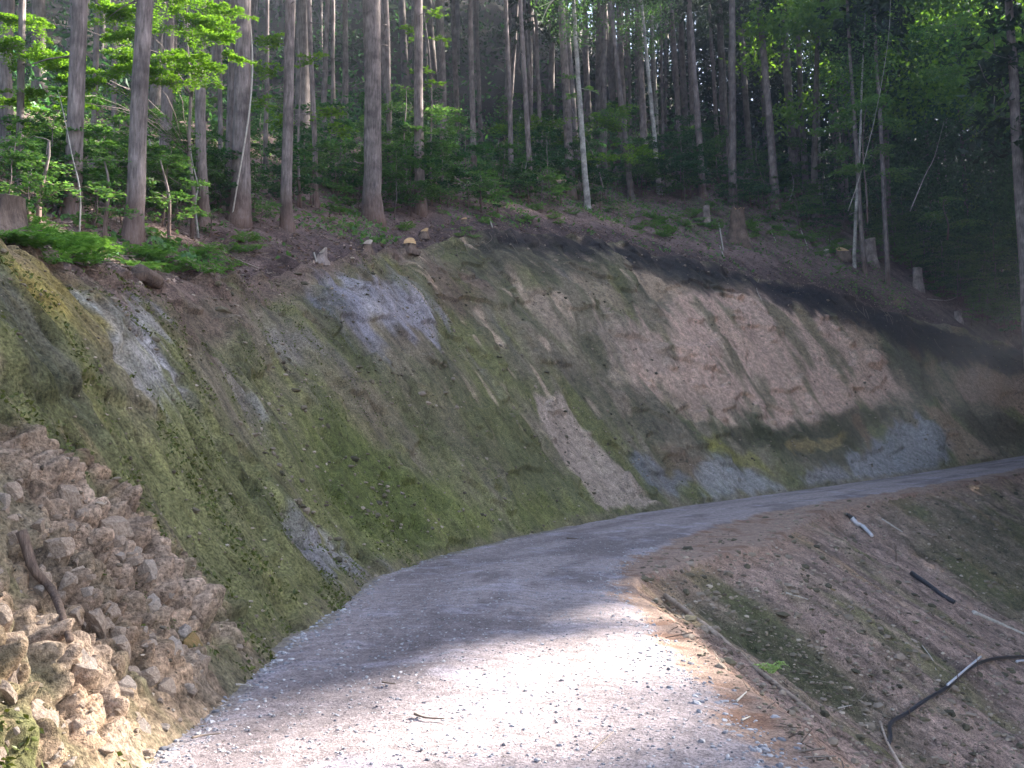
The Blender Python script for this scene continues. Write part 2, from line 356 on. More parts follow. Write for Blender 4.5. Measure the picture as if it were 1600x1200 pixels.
pit = pit*(1-.6*tanm); disp = disp*amp*(1-.35*tanm)
disp += tanm*.16*sstep(.10, .22, fbm(SS*.9, tt*1.3, 4, 301))*sstep(.0, .3, fbm(SS*.5, tt*.5, 2, 302))
disp += rocky*.8*(.30*np.clip(.75-f1, 0, .5)*(cid+.1)-.12*sstep(.14, .0, f2-f1)+.13*np.clip(.6-g1, 0, .4)*(gid+.3)*2.2-.05*sstep(.15, 0, g2-g1)+.10*(cid-.5))
clod = np.clip(fbm(SS*.8, tt*.8, 3, 44)*1.4, 0, 1)*lp(8)
disp += clod*.035*(1-np.clip(g1*1.5, 0, 1))*gid*amp
disp *= sstep(0, .12, v)*.9+.10
lipf = sstep(.80, 1, v); disp += lipf*(.16*sstep(.02, .25, fbm(SS*1.7, tt*1.2, 4, 62))-.10*sstep(.1, .4, fbm(SS*3.3, tt*2, 3, 63))+.10*fbm(SS*1.3, tt*1.3, 4, 61)*amp)
# small scarps crossing the face
disp += amp*.10*sstep(.0, .12, fbm(SS*.55, tt*.9, 4, 71))*(1-lipf)
bank = base_bank+disp[..., None]*fn[:, None, :]
# colour zones
moss = sstep(-.25, .35, fbm(SS*.45, tt*.35, 4, 11)+.35*streak(2.6, .7, 12)+np.interp(S_, [18, 42, 60, 80], [.30, .15, -.2, -.2])[:, None]+.35*(.5-v))
Cb = np.zeros(SS.shape+(3,))+lin(116, 106, 90)
Cb = mixc(Cb, lin(100, 102, 62), moss*.8)
Cb = mixc(Cb, lin(62, 66, 48), sstep(.0, .5, streak(1.4, .6, 13))*.6)
Cb = mixc(Cb, lin(116, 110, 68), sstep(.1, .6, streak(2.2, .35, 14))*.45*moss)
Cb = mixc(Cb, lin(96, 92, 100), sstep(.15, .6, streak(1.7, .3, 15))*.45*sstep(.3, .6, v))
Cb = mixc(Cb, lin(50, 48, 42), sstep(.25, .7, fbm(SS*3.5, tt*1.7, 4, 16))*.5)
def paint(pix, col, a=.8, soft=.35, br=.6, tex=.35):
    global Cb
    m = patch(pix, soft, br)*a
    m = m*(1-tex+tex*sstep(-.5, .3, streak(5, 1.6, int(pix[0][0]) % 97)))
    Cb = mixc(Cb, col, m)
# band of bare earth below the lip, greener foot
paint([(60, 400), (200, 455), (480, 440), (700, 400), (780, 470), (640, 560), (560, 440), (400, 500), (300, 560), (240, 520), (190, 455), (120, 470)], lin(98, 80, 72), .75, .5)
paint([(0, 385), (70, 425), (130, 480), (150, 560), (60, 520), (0, 500)], lin(128, 112, 60), .7, .4)
paint([(400, 690), (520, 640), (640, 740), (780, 760), (930, 800), (760, 850), (620, 890), (540, 860)], lin(106, 112, 56), .5, .8)
paint([(440, 680), (560, 700), (700, 790), (640, 860), (560, 830), (470, 740)], lin(60, 72, 30), .5, .6)
paint([(560, 570), (700, 570), (860, 690), (900, 760), (760, 740), (620, 680)], lin(78, 78, 52), .6, .7)
paint([(500, 450), (560, 432), (640, 432), (690, 500), (690, 540), (620, 530), (540, 490)], lin(146, 142, 152), .75, .6, 1.5)
paint([(480, 430), (520, 430), (570, 500), (640, 560), (600, 560), (520, 500)], lin(100, 100, 116), .5, .4, 1.2)
paint([(130, 470), (190, 460), (232, 520), (245, 578), (215, 612), (180, 590), (150, 520)], lin(142, 137, 140), .75, .4, 1.4)
paint([(196, 535), (212, 535), (240, 575), (226, 582)], lin(170, 165, 165), .8, .15)
paint([(352, 602), (368, 600), (402, 640), (392, 660)], lin(140, 136, 130), .8, .15)
paint([(92, 455), (108, 460), (112, 478), (98, 475)], lin(150, 152, 148), .8, .1)
paint([(390, 520), (470, 520), (515, 560), (480, 590), (420, 560)], lin(132, 126, 124), .7, .3)
paint([(360, 480), (420, 470), (520, 560), (620, 640), (560, 640), (440, 560)], lin(112, 102, 94), .55, .4)
paint([(490, 600), (560, 580), (640, 660), (580, 700)], lin(112, 98, 80), .5, .4)
paint([(1055, 452), (1180, 440), (1290, 480), (1380, 560), (1430, 610), (1380, 640), (1290, 662), (1200, 668), (1080, 652), (1015, 622), (970, 560), (960, 520), (1040, 500)], lin(192, 160, 144), .9, .8, 1.3)
Cb = mixc(Cb, lin(92, 92, 66), sstep(.08, .4, streak(1.2, .45, 201))*.7*sstep(36, 42, SS)*(1-sstep(80, 90, SS)))
Cb = mixc(Cb, lin(196, 170, 150), sstep(.22, .5, streak(2.2, .9, 203))*.55*sstep(38, 44, SS)*sstep(2.2, 3.5, tt))
paint([(985, 400), (1050, 430), (1100, 455), (1040, 470), (990, 430)], lin(160, 138, 118), .85, .4, 1.)
paint([(1300, 455), (1350, 480), (1385, 560), (1330, 540), (1300, 500)], lin(160, 136, 116), .8, .4, 1.)
paint([(800, 450), (850, 455), (885, 530), (845, 515)], lin(156, 136, 122), .8, .4, 1.)
paint([(870, 410), (930, 425), (975, 465), (960, 500), (900, 470)], lin(150, 132, 114), .7, .4, 1.)
paint([(920, 480), (1010, 500), (1060, 560), (990, 590), (930, 540)], lin(150, 132, 120), .7, .5, 1.)
paint([(1000, 600), (1090, 610), (1180, 660), (1080, 655)], lin(142, 122, 108), .6, .3)
paint([(860, 560), (1000, 600), (1080, 690), (960, 690), (900, 620)], lin(92, 84, 74), .6, .5)
paint([(833, 613), (868, 612), (935, 700), (1005, 765), (1030, 792), (945, 802), (900, 735), (850, 665)], lin(156, 138, 126), .95, .14, .5, .2)
paint([(1010, 690), (1090, 700), (1120, 770), (1060, 760)], lin(110, 86, 72), .5, .35)
paint([(975, 712), (1020, 720), (1085, 765), (1070, 786), (1020, 772)], lin(116, 116, 124), .65, .3, 1.3)
paint([(1075, 722), (1140, 712), (1200, 738), (1225, 768), (1100, 782)], lin(144, 142, 144), .75, .35, 1.4)
paint([(1240, 735), (1290, 725), (1330, 752), (1260, 764)], lin(134, 130, 136), .7, .3, 1.3)
paint([(1090, 668), (1200, 672), (1340, 636), (1405, 640), (1345, 692), (1335, 745), (1270, 722), (1180, 705)], lin(52, 54, 34), .85, .35)
paint([(1090, 690), (1170, 700), (1210, 740), (1120, 715)], lin(128, 122, 56), .6, .25)
paint([(1210, 690), (1320, 680), (1310, 706), (1220, 706)], lin(142, 122, 82), .65, .2)
paint([(1330, 655), (1350, 655), (1372, 690), (1350, 700)], lin(120, 92, 72), .6, .2)
paint([(1420, 645), (1465, 672), (1492, 702), (1462, 738), (1328, 757), (1328, 722), (1370, 690)], lin(136, 136, 144), .8, .4, 1.4)
paint([(1400, 660), (1435, 665), (1470, 715), (1430, 715)], lin(150, 150, 154), .4, .25)
paint([(1432, 640), (1490, 648), (1560, 715), (1500, 732), (1470, 690)], lin(152, 128, 110), .85, .25, 1.)
paint([(1490, 560), (1640, 575), (1640, 650), (1500, 625)], lin(150, 126, 112), .8, .4, 1.)
paint([(1400, 500), (1430, 520), (1440, 570), (1415, 560)], lin(150, 116, 84), .7, .15)
paint([(1440, 570), (1500, 600), (1500, 640), (1450, 620)], lin(128, 116, 98), .6, .3)
paint([(1380, 540), (1440, 560), (1450, 640), (1390, 600)], lin(60, 62, 46), .7, .4)
paint([(1480, 640), (1600, 650), (1600, 700), (1540, 700)], lin(64, 60, 44), .7, .4)
# dark humus under the lip
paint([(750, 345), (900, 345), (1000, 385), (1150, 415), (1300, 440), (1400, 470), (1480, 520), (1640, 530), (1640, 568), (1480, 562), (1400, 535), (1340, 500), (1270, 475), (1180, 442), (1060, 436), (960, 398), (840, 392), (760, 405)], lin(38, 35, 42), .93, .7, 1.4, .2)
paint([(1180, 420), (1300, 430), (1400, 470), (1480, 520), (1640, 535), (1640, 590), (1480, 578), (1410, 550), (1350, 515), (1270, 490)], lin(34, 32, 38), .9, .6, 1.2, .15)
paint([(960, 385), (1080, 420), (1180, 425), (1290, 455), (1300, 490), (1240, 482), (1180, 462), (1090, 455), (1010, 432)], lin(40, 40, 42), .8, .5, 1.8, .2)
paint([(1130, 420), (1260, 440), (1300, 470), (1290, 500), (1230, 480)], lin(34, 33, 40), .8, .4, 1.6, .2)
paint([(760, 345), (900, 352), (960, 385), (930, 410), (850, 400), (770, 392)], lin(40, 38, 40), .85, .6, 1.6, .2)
paint([(700, 370), (800, 380), (960, 410), (940, 440), (820, 430), (740, 440)], lin(64, 62, 52), .7, .5)
paint([(450, 820), (500, 838), (585, 890), (610, 905), (520, 938), (470, 880)], lin(130, 125, 130), .8, .3, 1.2)
paint([(420, 940), (340, 1080), (400, 1040), (500, 950), (470, 900)], lin(106, 104, 66), .4, .4)
Cb = Cb*1.22
lipc = sstep(Lf-1.0, Lf-.15, tt+.75*fbm(SS*1.1, tt*.6, 4, 311)+.35*fbm(SS*5, tt*2, 3, 312)); Cb = mixc(Cb, lin(112, 92, 86), lipc*.85*(1-sstep(42, 47, SS)*.85))
Cb = mixc(Cb, lin(150, 124, 106), rocky*.2)
Cb = mixc(Cb, lin(168, 142, 122), rocky*.85)
Cb = mixc(Cb, lin(168, 150, 136), rocky*sstep(.5, .8, cid)*.5)
Cb = mixc(Cb, lin(84, 66, 52), rocky*sstep(.16, .0, f2-f1)*.7)
Cb = mixc(Cb, lin(96, 100, 50), rocky*sstep(.2, .5, streak(1.5, 1.5, 77))*.2)
Cb = Cb*(1-.42*pit*(1-rocky))[..., None]*(1-.25*pit2)[..., None]*(1+.40*fbm(SS*22, tt*12, 3, 18)*lp(20)+.25*streak(9, 1.0, 19)*lp(10)+.30*streak(3.2, 1.2, 20, 3)*lp(4))[..., None]  # sunken pits also darkened: crevice shade put into the colour
foot = sstep(.30, 0, tt+.25*fbm(SS*3, tt*3, 3, 78)); Cb = mixc(Cb, lin(124, 112, 96), foot*.5)
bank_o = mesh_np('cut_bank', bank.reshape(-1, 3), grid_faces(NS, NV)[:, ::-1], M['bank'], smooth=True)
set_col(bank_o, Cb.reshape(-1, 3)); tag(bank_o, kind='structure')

# ---------------------------------------------------------------- forest floor above the lip
u = np.concatenate([np.linspace(0, 6, 80), 6*np.exp(np.linspace(0, math.log(20), 90))[1:]])
sub = np.unique(np.concatenate([np.arange(0, NS, 1)])); 
rise = np.interp(u, [0, 1, 6, 20, 45, 70, 120], [0, .6, 3.1, 8.6, 18, 31, 60])
lip = bank[:, -1]
RS = np.interp(S_, [0, 26, 45, 60, 68, 75, 82, 95, 140], [.74, .82, 1.1, 1.2, 1.4, 1.75, 1.9, 1.5, 1.0])[:, None]
U = u[None, :]; S2 = S_[:, None]+0*U
fx = lip[:, 0:1]+NL[:, 0:1]*U; fy = lip[:, 1:2]+NL[:, 1:2]*U
fz = lip[:, 2:3]+rise[None, :]*RS
lipz = toe[:, 2]+Hc
# smooth the lip noise away with distance
k = np.exp(-U/1.2); fz = fz*0+lipz[:, None]+(lip[:, 2:3]-lipz[:, None])*k+rise[None, :]*RS
lx = toe[:, 0]+NL[:, 0]*Wc; ly = toe[:, 1]+NL[:, 1]*Wc
fx = lx[:, None]+(lip[:, 0:1]-lx[:, None])*k+NL[:, 0:1]*U; fy = ly[:, None]+(lip[:, 1:2]-ly[:, None])*k+NL[:, 1:2]*U
fz += (1-k)*(.30*fbm(fx*.25, fy*.25, 3, 21)+.14*fbm(fx*1.1, fy*1.1, 4, 22)+.06*fbm(fx*4, fy*4, 3, 23))
Cf = np.zeros(fx.shape+(3,))+lin(122, 102, 98)
Cf = mixc(Cf, lin(66, 50, 46), sstep(-.1, .5, fbm(fx*1.4, fy*1.4, 4, 24))*.7)
Cf = mixc(Cf, lin(70, 80, 44), sstep(.0, .5, fbm(fx*.6, fy*.6, 4, 25))*.5*sstep(1, 6, U+0*fx))
Cf = mixc(Cf, lin(128, 108, 104), sstep(.2, .6, fbm(fx*3, fy*3, 3, 26))*.4)
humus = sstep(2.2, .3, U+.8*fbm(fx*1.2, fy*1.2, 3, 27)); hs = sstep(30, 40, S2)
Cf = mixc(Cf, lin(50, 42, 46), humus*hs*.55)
Cf = mixc(Cf, lin(30, 30, 24), sstep(9, 26, U+0*fx)*.9)  # deep wood floor darkened in colour, standing in for forest shade
FF = np.stack([fx, fy, fz], -1)
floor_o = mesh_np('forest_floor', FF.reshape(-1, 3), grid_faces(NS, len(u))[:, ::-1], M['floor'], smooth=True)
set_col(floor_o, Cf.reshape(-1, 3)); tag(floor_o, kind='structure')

# ---------------------------------------------------------------- gravel road with its dirt shoulder
o_ = np.concatenate([[-.35, -.2, -.1], np.linspace(0, 1, 100)])
O = np.where(o_[None, :] < 0, o_[None, :], o_[None, :]*(RW+SH[:, None]+.35))
rx = toe[:, 0:1]-NL[:, 0:1]*O; ry = toe[:, 1:2]-NL[:, 1:2]*O
edge_r = RW+SH[:, None]
SO = S_[:, None]+0*O
rz = toe[:, 2:3]+.05*np.sin(np.clip(O/RW, 0, 1)*np.pi)-.05*np.exp(-((O-1.0)/.3)**2)*.5-.025*np.exp(-((O-2.6)/.3)**2)
rz = rz+.025*fbm(rx*.9, ry*.9, 4, 41)+.012*fbm(rx*6, ry*6, 3, 42)+.01*fbm(rx*20, ry*20, 2, 43)
rz -= sstep(0, .35, O-edge_r)*.5+.12*sstep(0, -.3, O)*0
rz += .05*fbm(rx*2.2, ry*2.2, 3, 45)*sstep(RW, RW+.3, O)-.05*sstep(RW-.2, RW+.3, O)
Cr = np.zeros(rx.shape+(3,))+lin(150, 139, 141)
Cr = mixc(Cr, lin(112, 103, 106), sstep(-.1, .4, fbm(SO*.4, O*1.8, 4, 46))*.85)
Cr = mixc(Cr, lin(128, 118, 120), np.exp(-((O-1.0)/.40)**2)*.7)
Cr = mixc(Cr, lin(122, 112, 112), np.exp(-((O-2.75)/.36)**2)*.55*sstep(-.3, .3, fbm(SO*.3, O, 3, 53)))
Cr = mixc(Cr, lin(172, 166, 180), sstep(.1, .6, fbm(rx*2, ry*2, 4, 47))*.4)
gb = O-RW+.28*fbm(rx*1.7, ry*1.7, 4, 48)+.10*fbm(rx*7, ry*7, 3, 49)
shm = sstep(-.05, .15, gb)
Cr = mixc(Cr, lin(146, 124, 112), shm)
Cr = mixc(Cr, lin(120, 88, 72), shm*sstep(0, .5, fbm(rx*2.5, ry*2.5, 3, 50))*.7)
lm = sstep(.30, .0, O+.2*fbm(rx*2, ry*2, 4, 51)); Cr = mixc(Cr, lin(118, 112, 92), lm*.8)
road_o = mesh_np('gravel_road', np.stack([rx, ry, rz], -1).reshape(-1, 3), grid_faces(NS, len(o_)), M['gravel'], smooth=True)
set_col(road_o, Cr.reshape(-1, 3)); tag(road_o, kind='structure')

# ---------------------------------------------------------------- fill slope and hollow on the outer side
az = np.radians(np.concatenate([np.linspace(-175, -6, 60), np.linspace(-5, 32, 520), np.linspace(33, 184, 110)]))
rr = 3.0*np.exp(np.linspace(0, math.log(60), 560))
AZ, RR = np.meshgrid(az, rr, indexing='ij'); X = RR*np.sin(AZ); Y = RR*np.cos(AZ)
es = np.interp(np.arange(0, S_[-1], .5), S_, np.arange(NS)).astype(int)
EX = toe[es, 0]-NL[es, 0]*(RW+SH[es]); EY = toe[es, 1]-NL[es, 1]*(RW+SH[es]); EZ = toe[es, 2]-.06
best = np.full(X.shape, -1e9); bi = np.zeros(X.shape, int); bd = np.zeros(X.shape)
for i in range(len(EX)):
    d = np.hypot(X-EX[i], Y-EY[i]); z = EZ[i]-.62*d; m = z > best
    best[m] = z[m]; bi[m] = i; bd[m] = d[m]
side = (X-EX[bi])*(-NL[es[bi], 0])+(Y-EY[bi])*(-NL[es[bi], 1])   # >0 outside the shoulder
ss = S_[es[bi]]+((X-EX[bi])*np.sin(hd[es[bi]])+(Y-EY[bi])*np.cos(hd[es[bi]]))
Z = best+0.
Z = np.maximum(Z, -8.5+.35*np.clip(X-.75*np.abs(Y)-12, 0, 60)+0*.1)
Z = Z+sstep(0, .8, bd)*(.06*fbm(ss*5, bd*1.4, 3, 184)-.06*sstep(.15, .4, fbm(ss*3.4, bd*1.3, 4, 89))+.25*fbm(X*.3, Y*.3, 3, 81)+.09*fbm(ss*2.2, bd*.6, 4, 82)+.05*fbm(X*3, Y*3, 4, 83)+.03*fbm(X*11, Y*11, 3, 84))
inside = side < -.02
Z = np.where(inside, np.minimum(Z, EZ[bi]-.25-.3*sstep(0, -1.0, side)), Z)
Cs = np.zeros(X.shape+(3,))+lin(146, 124, 114)
Cs = mixc(Cs, lin(84, 73, 68), sstep(-.1, .5, fbm(ss*1.6, bd*.45, 4, 85))*.7)
Cs = mixc(Cs, lin(96, 98, 62), sstep(.05, .5, fbm(ss*.5+3, bd*.3, 4, 86)+.2*fbm(ss*3, bd, 3, 87))*.75)
Cs = mixc(Cs, lin(142, 118, 90), sstep(.25, .6, fbm(ss*1.1, bd*.15, 4, 88))*.6)
Cs = mixc(Cs, lin(50, 46, 40), sstep(.15, .5, fbm(ss*3.4, bd*1.3, 4, 89))*.6)
Cs = mixc(Cs, lin(172, 148, 134), sstep(.12, .5, fbm(ss*2.4, bd*.35, 4, 189))*.6)
Cs = Cs*1.15*(1+.5*fbm(ss*9, bd*3, 3, 190))[..., None]
Cs = mixc(Cs, lin(152, 132, 122), sstep(.3, .6, fbm(X*5, Y*5, 4, 90))*.5)
near = sstep(.9, .1, bd); Cs = mixc(Cs, lin(150, 120, 102), near*.6)
gm = sstep(3.0, .5, np.hypot(X-4.6, Y-16.5)+1.2*fbm(X*.8, Y*.8, 3, 95)); Cs = mixc(Cs, lin(66, 72, 46), gm*.85)
gm = sstep(7, 2, np.hypot(X-18, Y-33)+2*fbm(X*.4, Y*.4, 3, 96)); Cs = mixc(Cs, lin(86, 88, 60), gm*.6)
fill_o = mesh_np('fill_slope', np.stack([X, Y, Z], -1).reshape(-1, 3), grid_faces(len(az), len(rr)), M['fill'], smooth=True)
set_col(fill_o, Cs.reshape(-1, 3)); tag(fill_o, kind='structure')
fill_o.data.flip_normals()

bpy.context.view_layer.update()
dg = bpy.context.evaluated_depsgraph_get()
BV = {k: BVHTree.FromObject(o, dg) for k, o in dict(bank=bank_o, floor=floor_o, road=road_o, fill=fill_o).items()}
def hit(px, py, which=('bank', 'floor', 'road', 'fill')):
    best = None
    for k in which:
        p, n, i, d = BV[k].ray_cast(EYE, ray(px, py))
        if p is not None and (best is None or d < best[2]): best = (p, n, d)
    return best
def at(px, py, depth):
    d = ray(px, py); return EYE+d*(depth/d.y)
def down(x, y, which=('bank', 'floor', 'road', 'fill')):
    b = None
    for k in which:
        p, n, i, d = BV[k].ray_cast(Vector((x, y, 90)), Vector((0, 0, -1)))
        if p is not None and (b is None or p.z > b[0].z): b = (p, n)
    return b

# ================================================================ THINGS
# ---------------------------------------------------------------- cedars
def crown_mesh(seed, h0, h1, rad, n, ls, q=None, link=True):
    """drooping tiers of small sprays from height h0 to h1"""
    q = q or np.random.default_rng(seed)
    nb = int((h1-h0)*5.5); hz = h0+(h1-h0)*np.sort(q.random(nb)**.9); an = q.random(nb)*6.283
    k = (hz-h0)/(h1-h0); ln = rad*(1-k)**.7*np.clip(.45+k*4, 0, 1)*(.6+.5*q.random(nb))
    pick = q.integers(0, nb, n); f = q.random(n)**.6
    d = np.stack([np.cos(an), np.sin(an), np.zeros(nb)], 1)[pick]
    C = d*(ln[pick]*f)[:, None]; C[:, 2] = hz[pick]+ln[pick]*(.15*f-.45*f**2)
    C += q.normal(size=(n, 3))*np.array([.22, .22, .16])
    Nn = rdir(n, q, .9); D = d+.7*q.normal(size=(n, 3)); D[:, 2] -= .4
    return leaves(C, Nn, D, ls*(.6+.8*q.random(n)), ls*.45*(.6+.8*q.random(n)))
CROWNS = []
for i in range(4):
    V, F = crown_mesh(100+i, 11.5+i, 27+i, 2.9, 2000, .5)
    o = mesh_np('crown', V, F, M['leaf_dark'], link=False); CROWNS.append(o.data)
def crown_tw(seed, h0, h1, rad, n, ls):
    q = np.random.default_rng(seed); C = rdir(n, q)*(q.random((n, 1))**.4)*np.array([rad, rad, (h1-h0)/2]); C[:, 2] += (h0+h1)/2
    c2 = np.floor(C*1.1+.35*q.normal(size=C.shape)*.5); keep = _h(c2[:, 0].astype(int), c2[:, 1].astype(int), c2[:, 2].astype(int), 3) > .4
    C = C[keep]; n = len(C); return leaves(C, rdir(n, q, 1.2), rdir(n, q), ls*(.7+.6*q.random(n)), ls*.6)
BCROWNS = []
for i in range(2):
    V, F = crown_tw(140+i, 9, 16, 2.6, 5000, .16); BCROWNS.append(mesh_np('crown', V, F, M['leaf_mid'], link=False).data)
def child_mesh(name, data, parent, scale=1, rz=0):
    o = bpy.data.objects.new(name, data); COL.objects.link(o); o.parent = parent; o.scale = (scale,)*3; o.rotation_euler = (0, 0, rz); return o
def trunk_geo(vec, h, r, seed, flare=.45, seg=12, bend=.15, curve=0):
    q = np.random.default_rng(seed); z = np.concatenate([[-.5, 0, .12, .3, .6, 1.0, 1.8], np.linspace(3, h, 13)])
    off = np.cumsum(q.normal(size=(len(z), 2))*bend*.12, axis=0); off -= off[1]
    P = np.stack([vec[0]*z+off[:, 0], vec[1]*z+off[:, 1], z], 1)
    P[:, 0] += curve*np.sin(np.clip(z/8, 0, 1)*np.pi)
    rad = r*(1-.62*np.clip(z, 0, None)/h)*(1+flare*np.exp(-np.clip(z, 0, None)/.32))
    return tube(P, rad, seg, .10, seed)
def stub_branches(acc, vec, r, seed, z0=2, z1=10, n=7):
    q = np.random.default_rng(seed)
    for _ in range(n):
        z = z0+(z1-z0)*q.random(); a = q.random()*6.28; L = .25+.9*q.random()
        b = np.array([vec[0]*z, vec[1]*z, z]); d = np.array([math.cos(a), math.sin(a), -.25])
        P = np.array([b, b+d*L*.5, b+d*L+[0, 0, -.12*L]]); v, f = tube(P, [.022, .014, .006], 4); acc.add(v, *f)
def make_tree(pos, topv, r, h, kind, seed, label, cat, group, name, stubs=6, curve=0, crown=True, cs=1.):
    root = empty(name, pos, label, cat, group)
    a = Acc(); v, f = trunk_geo(topv, h, r, seed, .45 if kind == 'cedar' else .2, 12 if r > .08 else 7, .15, curve); a.add(v, *f)
    if stubs: stub_branches(a, topv, r, seed+1, n=stubs)
    t = a.build('trunk', M[kind], root, True)
    if crown:
        c = child_mesh('crown', (CROWNS if kind != 'pale' else BCROWNS)[seed % (4 if kind != 'pale' else 2)], root, cs, seed*1.3)
        c.location = (topv[0]*13, topv[1]*13, 0) if kind != 'pale' else (topv[0]*11, topv[1]*11, 0)
    return root
# base pixel, pixel where it leaves the top, width, kind, label
TR = [
 (113, 348, 126, 0, 27, 'cedar', 'stout brown cedar trunk second in from the left edge, green maple sprays across it'),
 (205, 378, 222, 0, 31, 'cedar', 'thick straight brown cedar trunk standing nearest the cut at left, behind ferns'),
 (257, 285, 264, 0, 20, 'cedar', 'brown cedar trunk set back between the two thick left trunks and the maple stem'),
 (318, 352, 316, 0, 19, 'cedar', 'straight brown cedar trunk just right of the pale maple stem'),
 (361, 335, 367, 0, 13, 'cedar', 'slimmer trunk tucked close behind the left side of the vine-wrapped cedar'),
 (374, 348, 380, 0, 31, 'cedar', 'thick pale brown cedar with a thin vine winding up its right side'),
 (449, 358, 455, 0, 19, 'cedar', 'single straight cedar with an orange scar near its foot, open ground round it'),
 (495, 322, 481, 0, 9, 'cedar', 'thin leaning trunk between the scarred cedar and the largest bare cedar'),
 (519, 270, 518, 0, 8, 'far_bark', 'thin dark trunk set back between the scarred cedar and the largest cedar'),
 (583, 346, 582, 0, 31, 'cedar', 'largest bare greyish cedar trunk left of centre, orange-brown at its foot'),
 (613, 305, 605, 0, 10, 'cedar', 'slim trunk directly right of the largest bare greyish cedar'),
 (657, 332, 652, 0, 18, 'cedar', 'straight mid-size brown cedar right of the largest bare cedar'),
 (693, 250, 686, 0, 12, 'cedar', 'brown trunk set back, first right of the mid-size brown cedar'),
 (740, 268, 735, 0, 10, 'cedar', 'straight slim trunk with tiny red mark, left of the one leaning beside it'),
 (752, 240, 742, 40, 8, 'far_bark', 'slim dark trunk leaning left into the straight one beside it'),
 (801, 290, 791, 0, 9, 'cedar', 'slim mottled trunk standing left of the orange-footed pair at centre'),
 (829, 312, 812, 0, 10, 'cedar', 'slim trunk with rusty orange lower bark rising above the black lip'),
 (836, 270, 822, 30, 7, 'far_bark', 'very slim trunk close behind the rusty orange-footed trunk'),
 (892, 308, 879, 0, 16, 'cedar', 'grey-brown cedar at centre right beside a white-mottled slim trunk'),
 (919, 328, 899, 0, 11, 'pale', 'white-mottled slim trunk leaning left, beside the grey-brown cedar at centre right'),
 (963, 215, 952, 0, 9, 'far_bark', 'reddish slim trunk deep behind the green sprays at centre right'),
 (1009, 275, 999, 0, 13, 'cedar', 'brown cedar left of a crossing pair of thin pale trunks'),
 (1031, 303, 1001, 0, 9, 'pale', 'thin pale trunk leaning left across its straighter neighbour'),
 (1026, 210, 1018, 0, 6, 'pale', 'very thin pale trunk crossed by a leaning pale one'),
 (1063, 245, 1049, 0, 10, 'cedar', 'brown trunk alone between the crossing pale pair and the twin cedar'),
 (1099, 308, 1078, 0, 12, 'cedar', 'greyish front trunk of the close twin pair right of centre'),
 (1084, 238, 1076, 60, 9, 'cedar', 'rear trunk of the close twin pair right of centre'),
 (1123, 245, 1107, 0, 7, 'cedar', 'slim brown trunk just right of the close twin pair'),
 (1141, 290, 1127, 0, 5, 'far_bark', 'very thin dark trunk behind the small pale stump and the tall red stump'),
 (1213, 333, 1183, 0, 15, 'cedar', 'bright grey cedar leaning left above the tall red stump'),
 (1243, 305, 1221, 0, 17, 'cedar', 'broad hazy cedar leaning left, right of the bright leaning grey cedar'),
 (1279, 328, 1280, 0, 5, 'pale', 'thin white straight stem between two broad cedars at right'),
 (1318, 333, 1290, 0, 17, 'cedar', 'broad cedar leaning left, behind the spreading green sapling at right'),
 (1332, 318, 1350, 0, 6, 'pale', 'thin white stem leaning right through the green sapling'),
 (1349, 322, 1330, 60, 8, 'cedar', 'short dark trunk below the spreading green sapling at right'),
 (1385, 335, 1370, 60, 8, 'cedar', 'slim brown trunk under the drooping right end of the green sapling'),
 (1433, 372, 1404, 0, 11, 'cedar', 'slender dark cedar leaning left, the one before the dark right-hand wood'),
 (1474, 402, 1450, 70, 8, 'cedar', 'slender trunk rising right behind the rightmost tall stump'),
 (1467, 395, 1494, 0, 6, 'pale', 'thin pale curved stem crossing in front of the slender trunk by the rightmost stump'),
 (985, 240, 978, 0, 6, 'far_bark', 'dark thin trunk between reddish slim trunk and brown cedar'),
 (1168, 262, 1157, 0, 7, 'far_bark', 'dark thin trunk left of the bright leaning grey cedar'),
 (30, 300, 38, 0, 12, 'far_bark', 'dark trunk behind the leafy branches at the far left edge'),
 (145, 275, 150, 0, 10, 'far_bark', 'dark slim trunk right of the second trunk from the left'),
 (175, 290, 183, 0, 9, 'far_bark', 'dark slim trunk just left of the thick straight left trunk'),
 (340, 300, 341, 0, 9, 'far_bark', 'dark slim trunk in the gap left of the vine-wrapped cedar'),
 (415, 280, 417, 0, 8, 'far_bark', 'dark slim trunk between the vine-wrapped cedar and the scarred one'),
]
used_xy = []
for i, (bx_, by_, tx_, ty_, wd, kind, lab) in enumerate(TR):
    h = hit(bx_, by_, ('bank', 'floor'))
    if h is None or (h[0].y > 95): p = at(bx_, by_, 60); d_ = down(p.x, p.y, ('floor',)); p = d_[0] if d_ else p
    else: p = h[0]
    pt = at(tx_, ty_, p.y); dz = pt.z-p.z; vec = ((pt.x-p.x)/dz, (pt.y-p.y)/dz)
    r = wd/2/FPX*p.y*.97
    used_xy.append((p.x, p.y))
    fol = make_tree(p, vec, r, 25 if kind != 'pale' else 16, kind, 200+i, lab, 'tree', 'tree trunks along the edge of the wood', 'birch_tree' if kind == 'pale' else 'cedar_tree',
              5 if wd < 25 else 3, curve=.35 if 'curved' in lab else 0)
    if 'vine' in lab and 'winding' in lab:
        z = np.linspace(0, 7, 40); an = z*.55+4.2
        P = np.stack([vec[0]*z+np.cos(an)*(r*1.08), vec[1]*z+np.sin(an)*(r*1.08), z], 1); v_, f_ = tube(P, .022, 6); a = Acc(); a.add(v_, *f_)
        vo = a.build('vine', M['dead'], None, True); vo.location = p; tag(vo, 'thin pale vine winding up the thick pale brown cedar', 'vine')
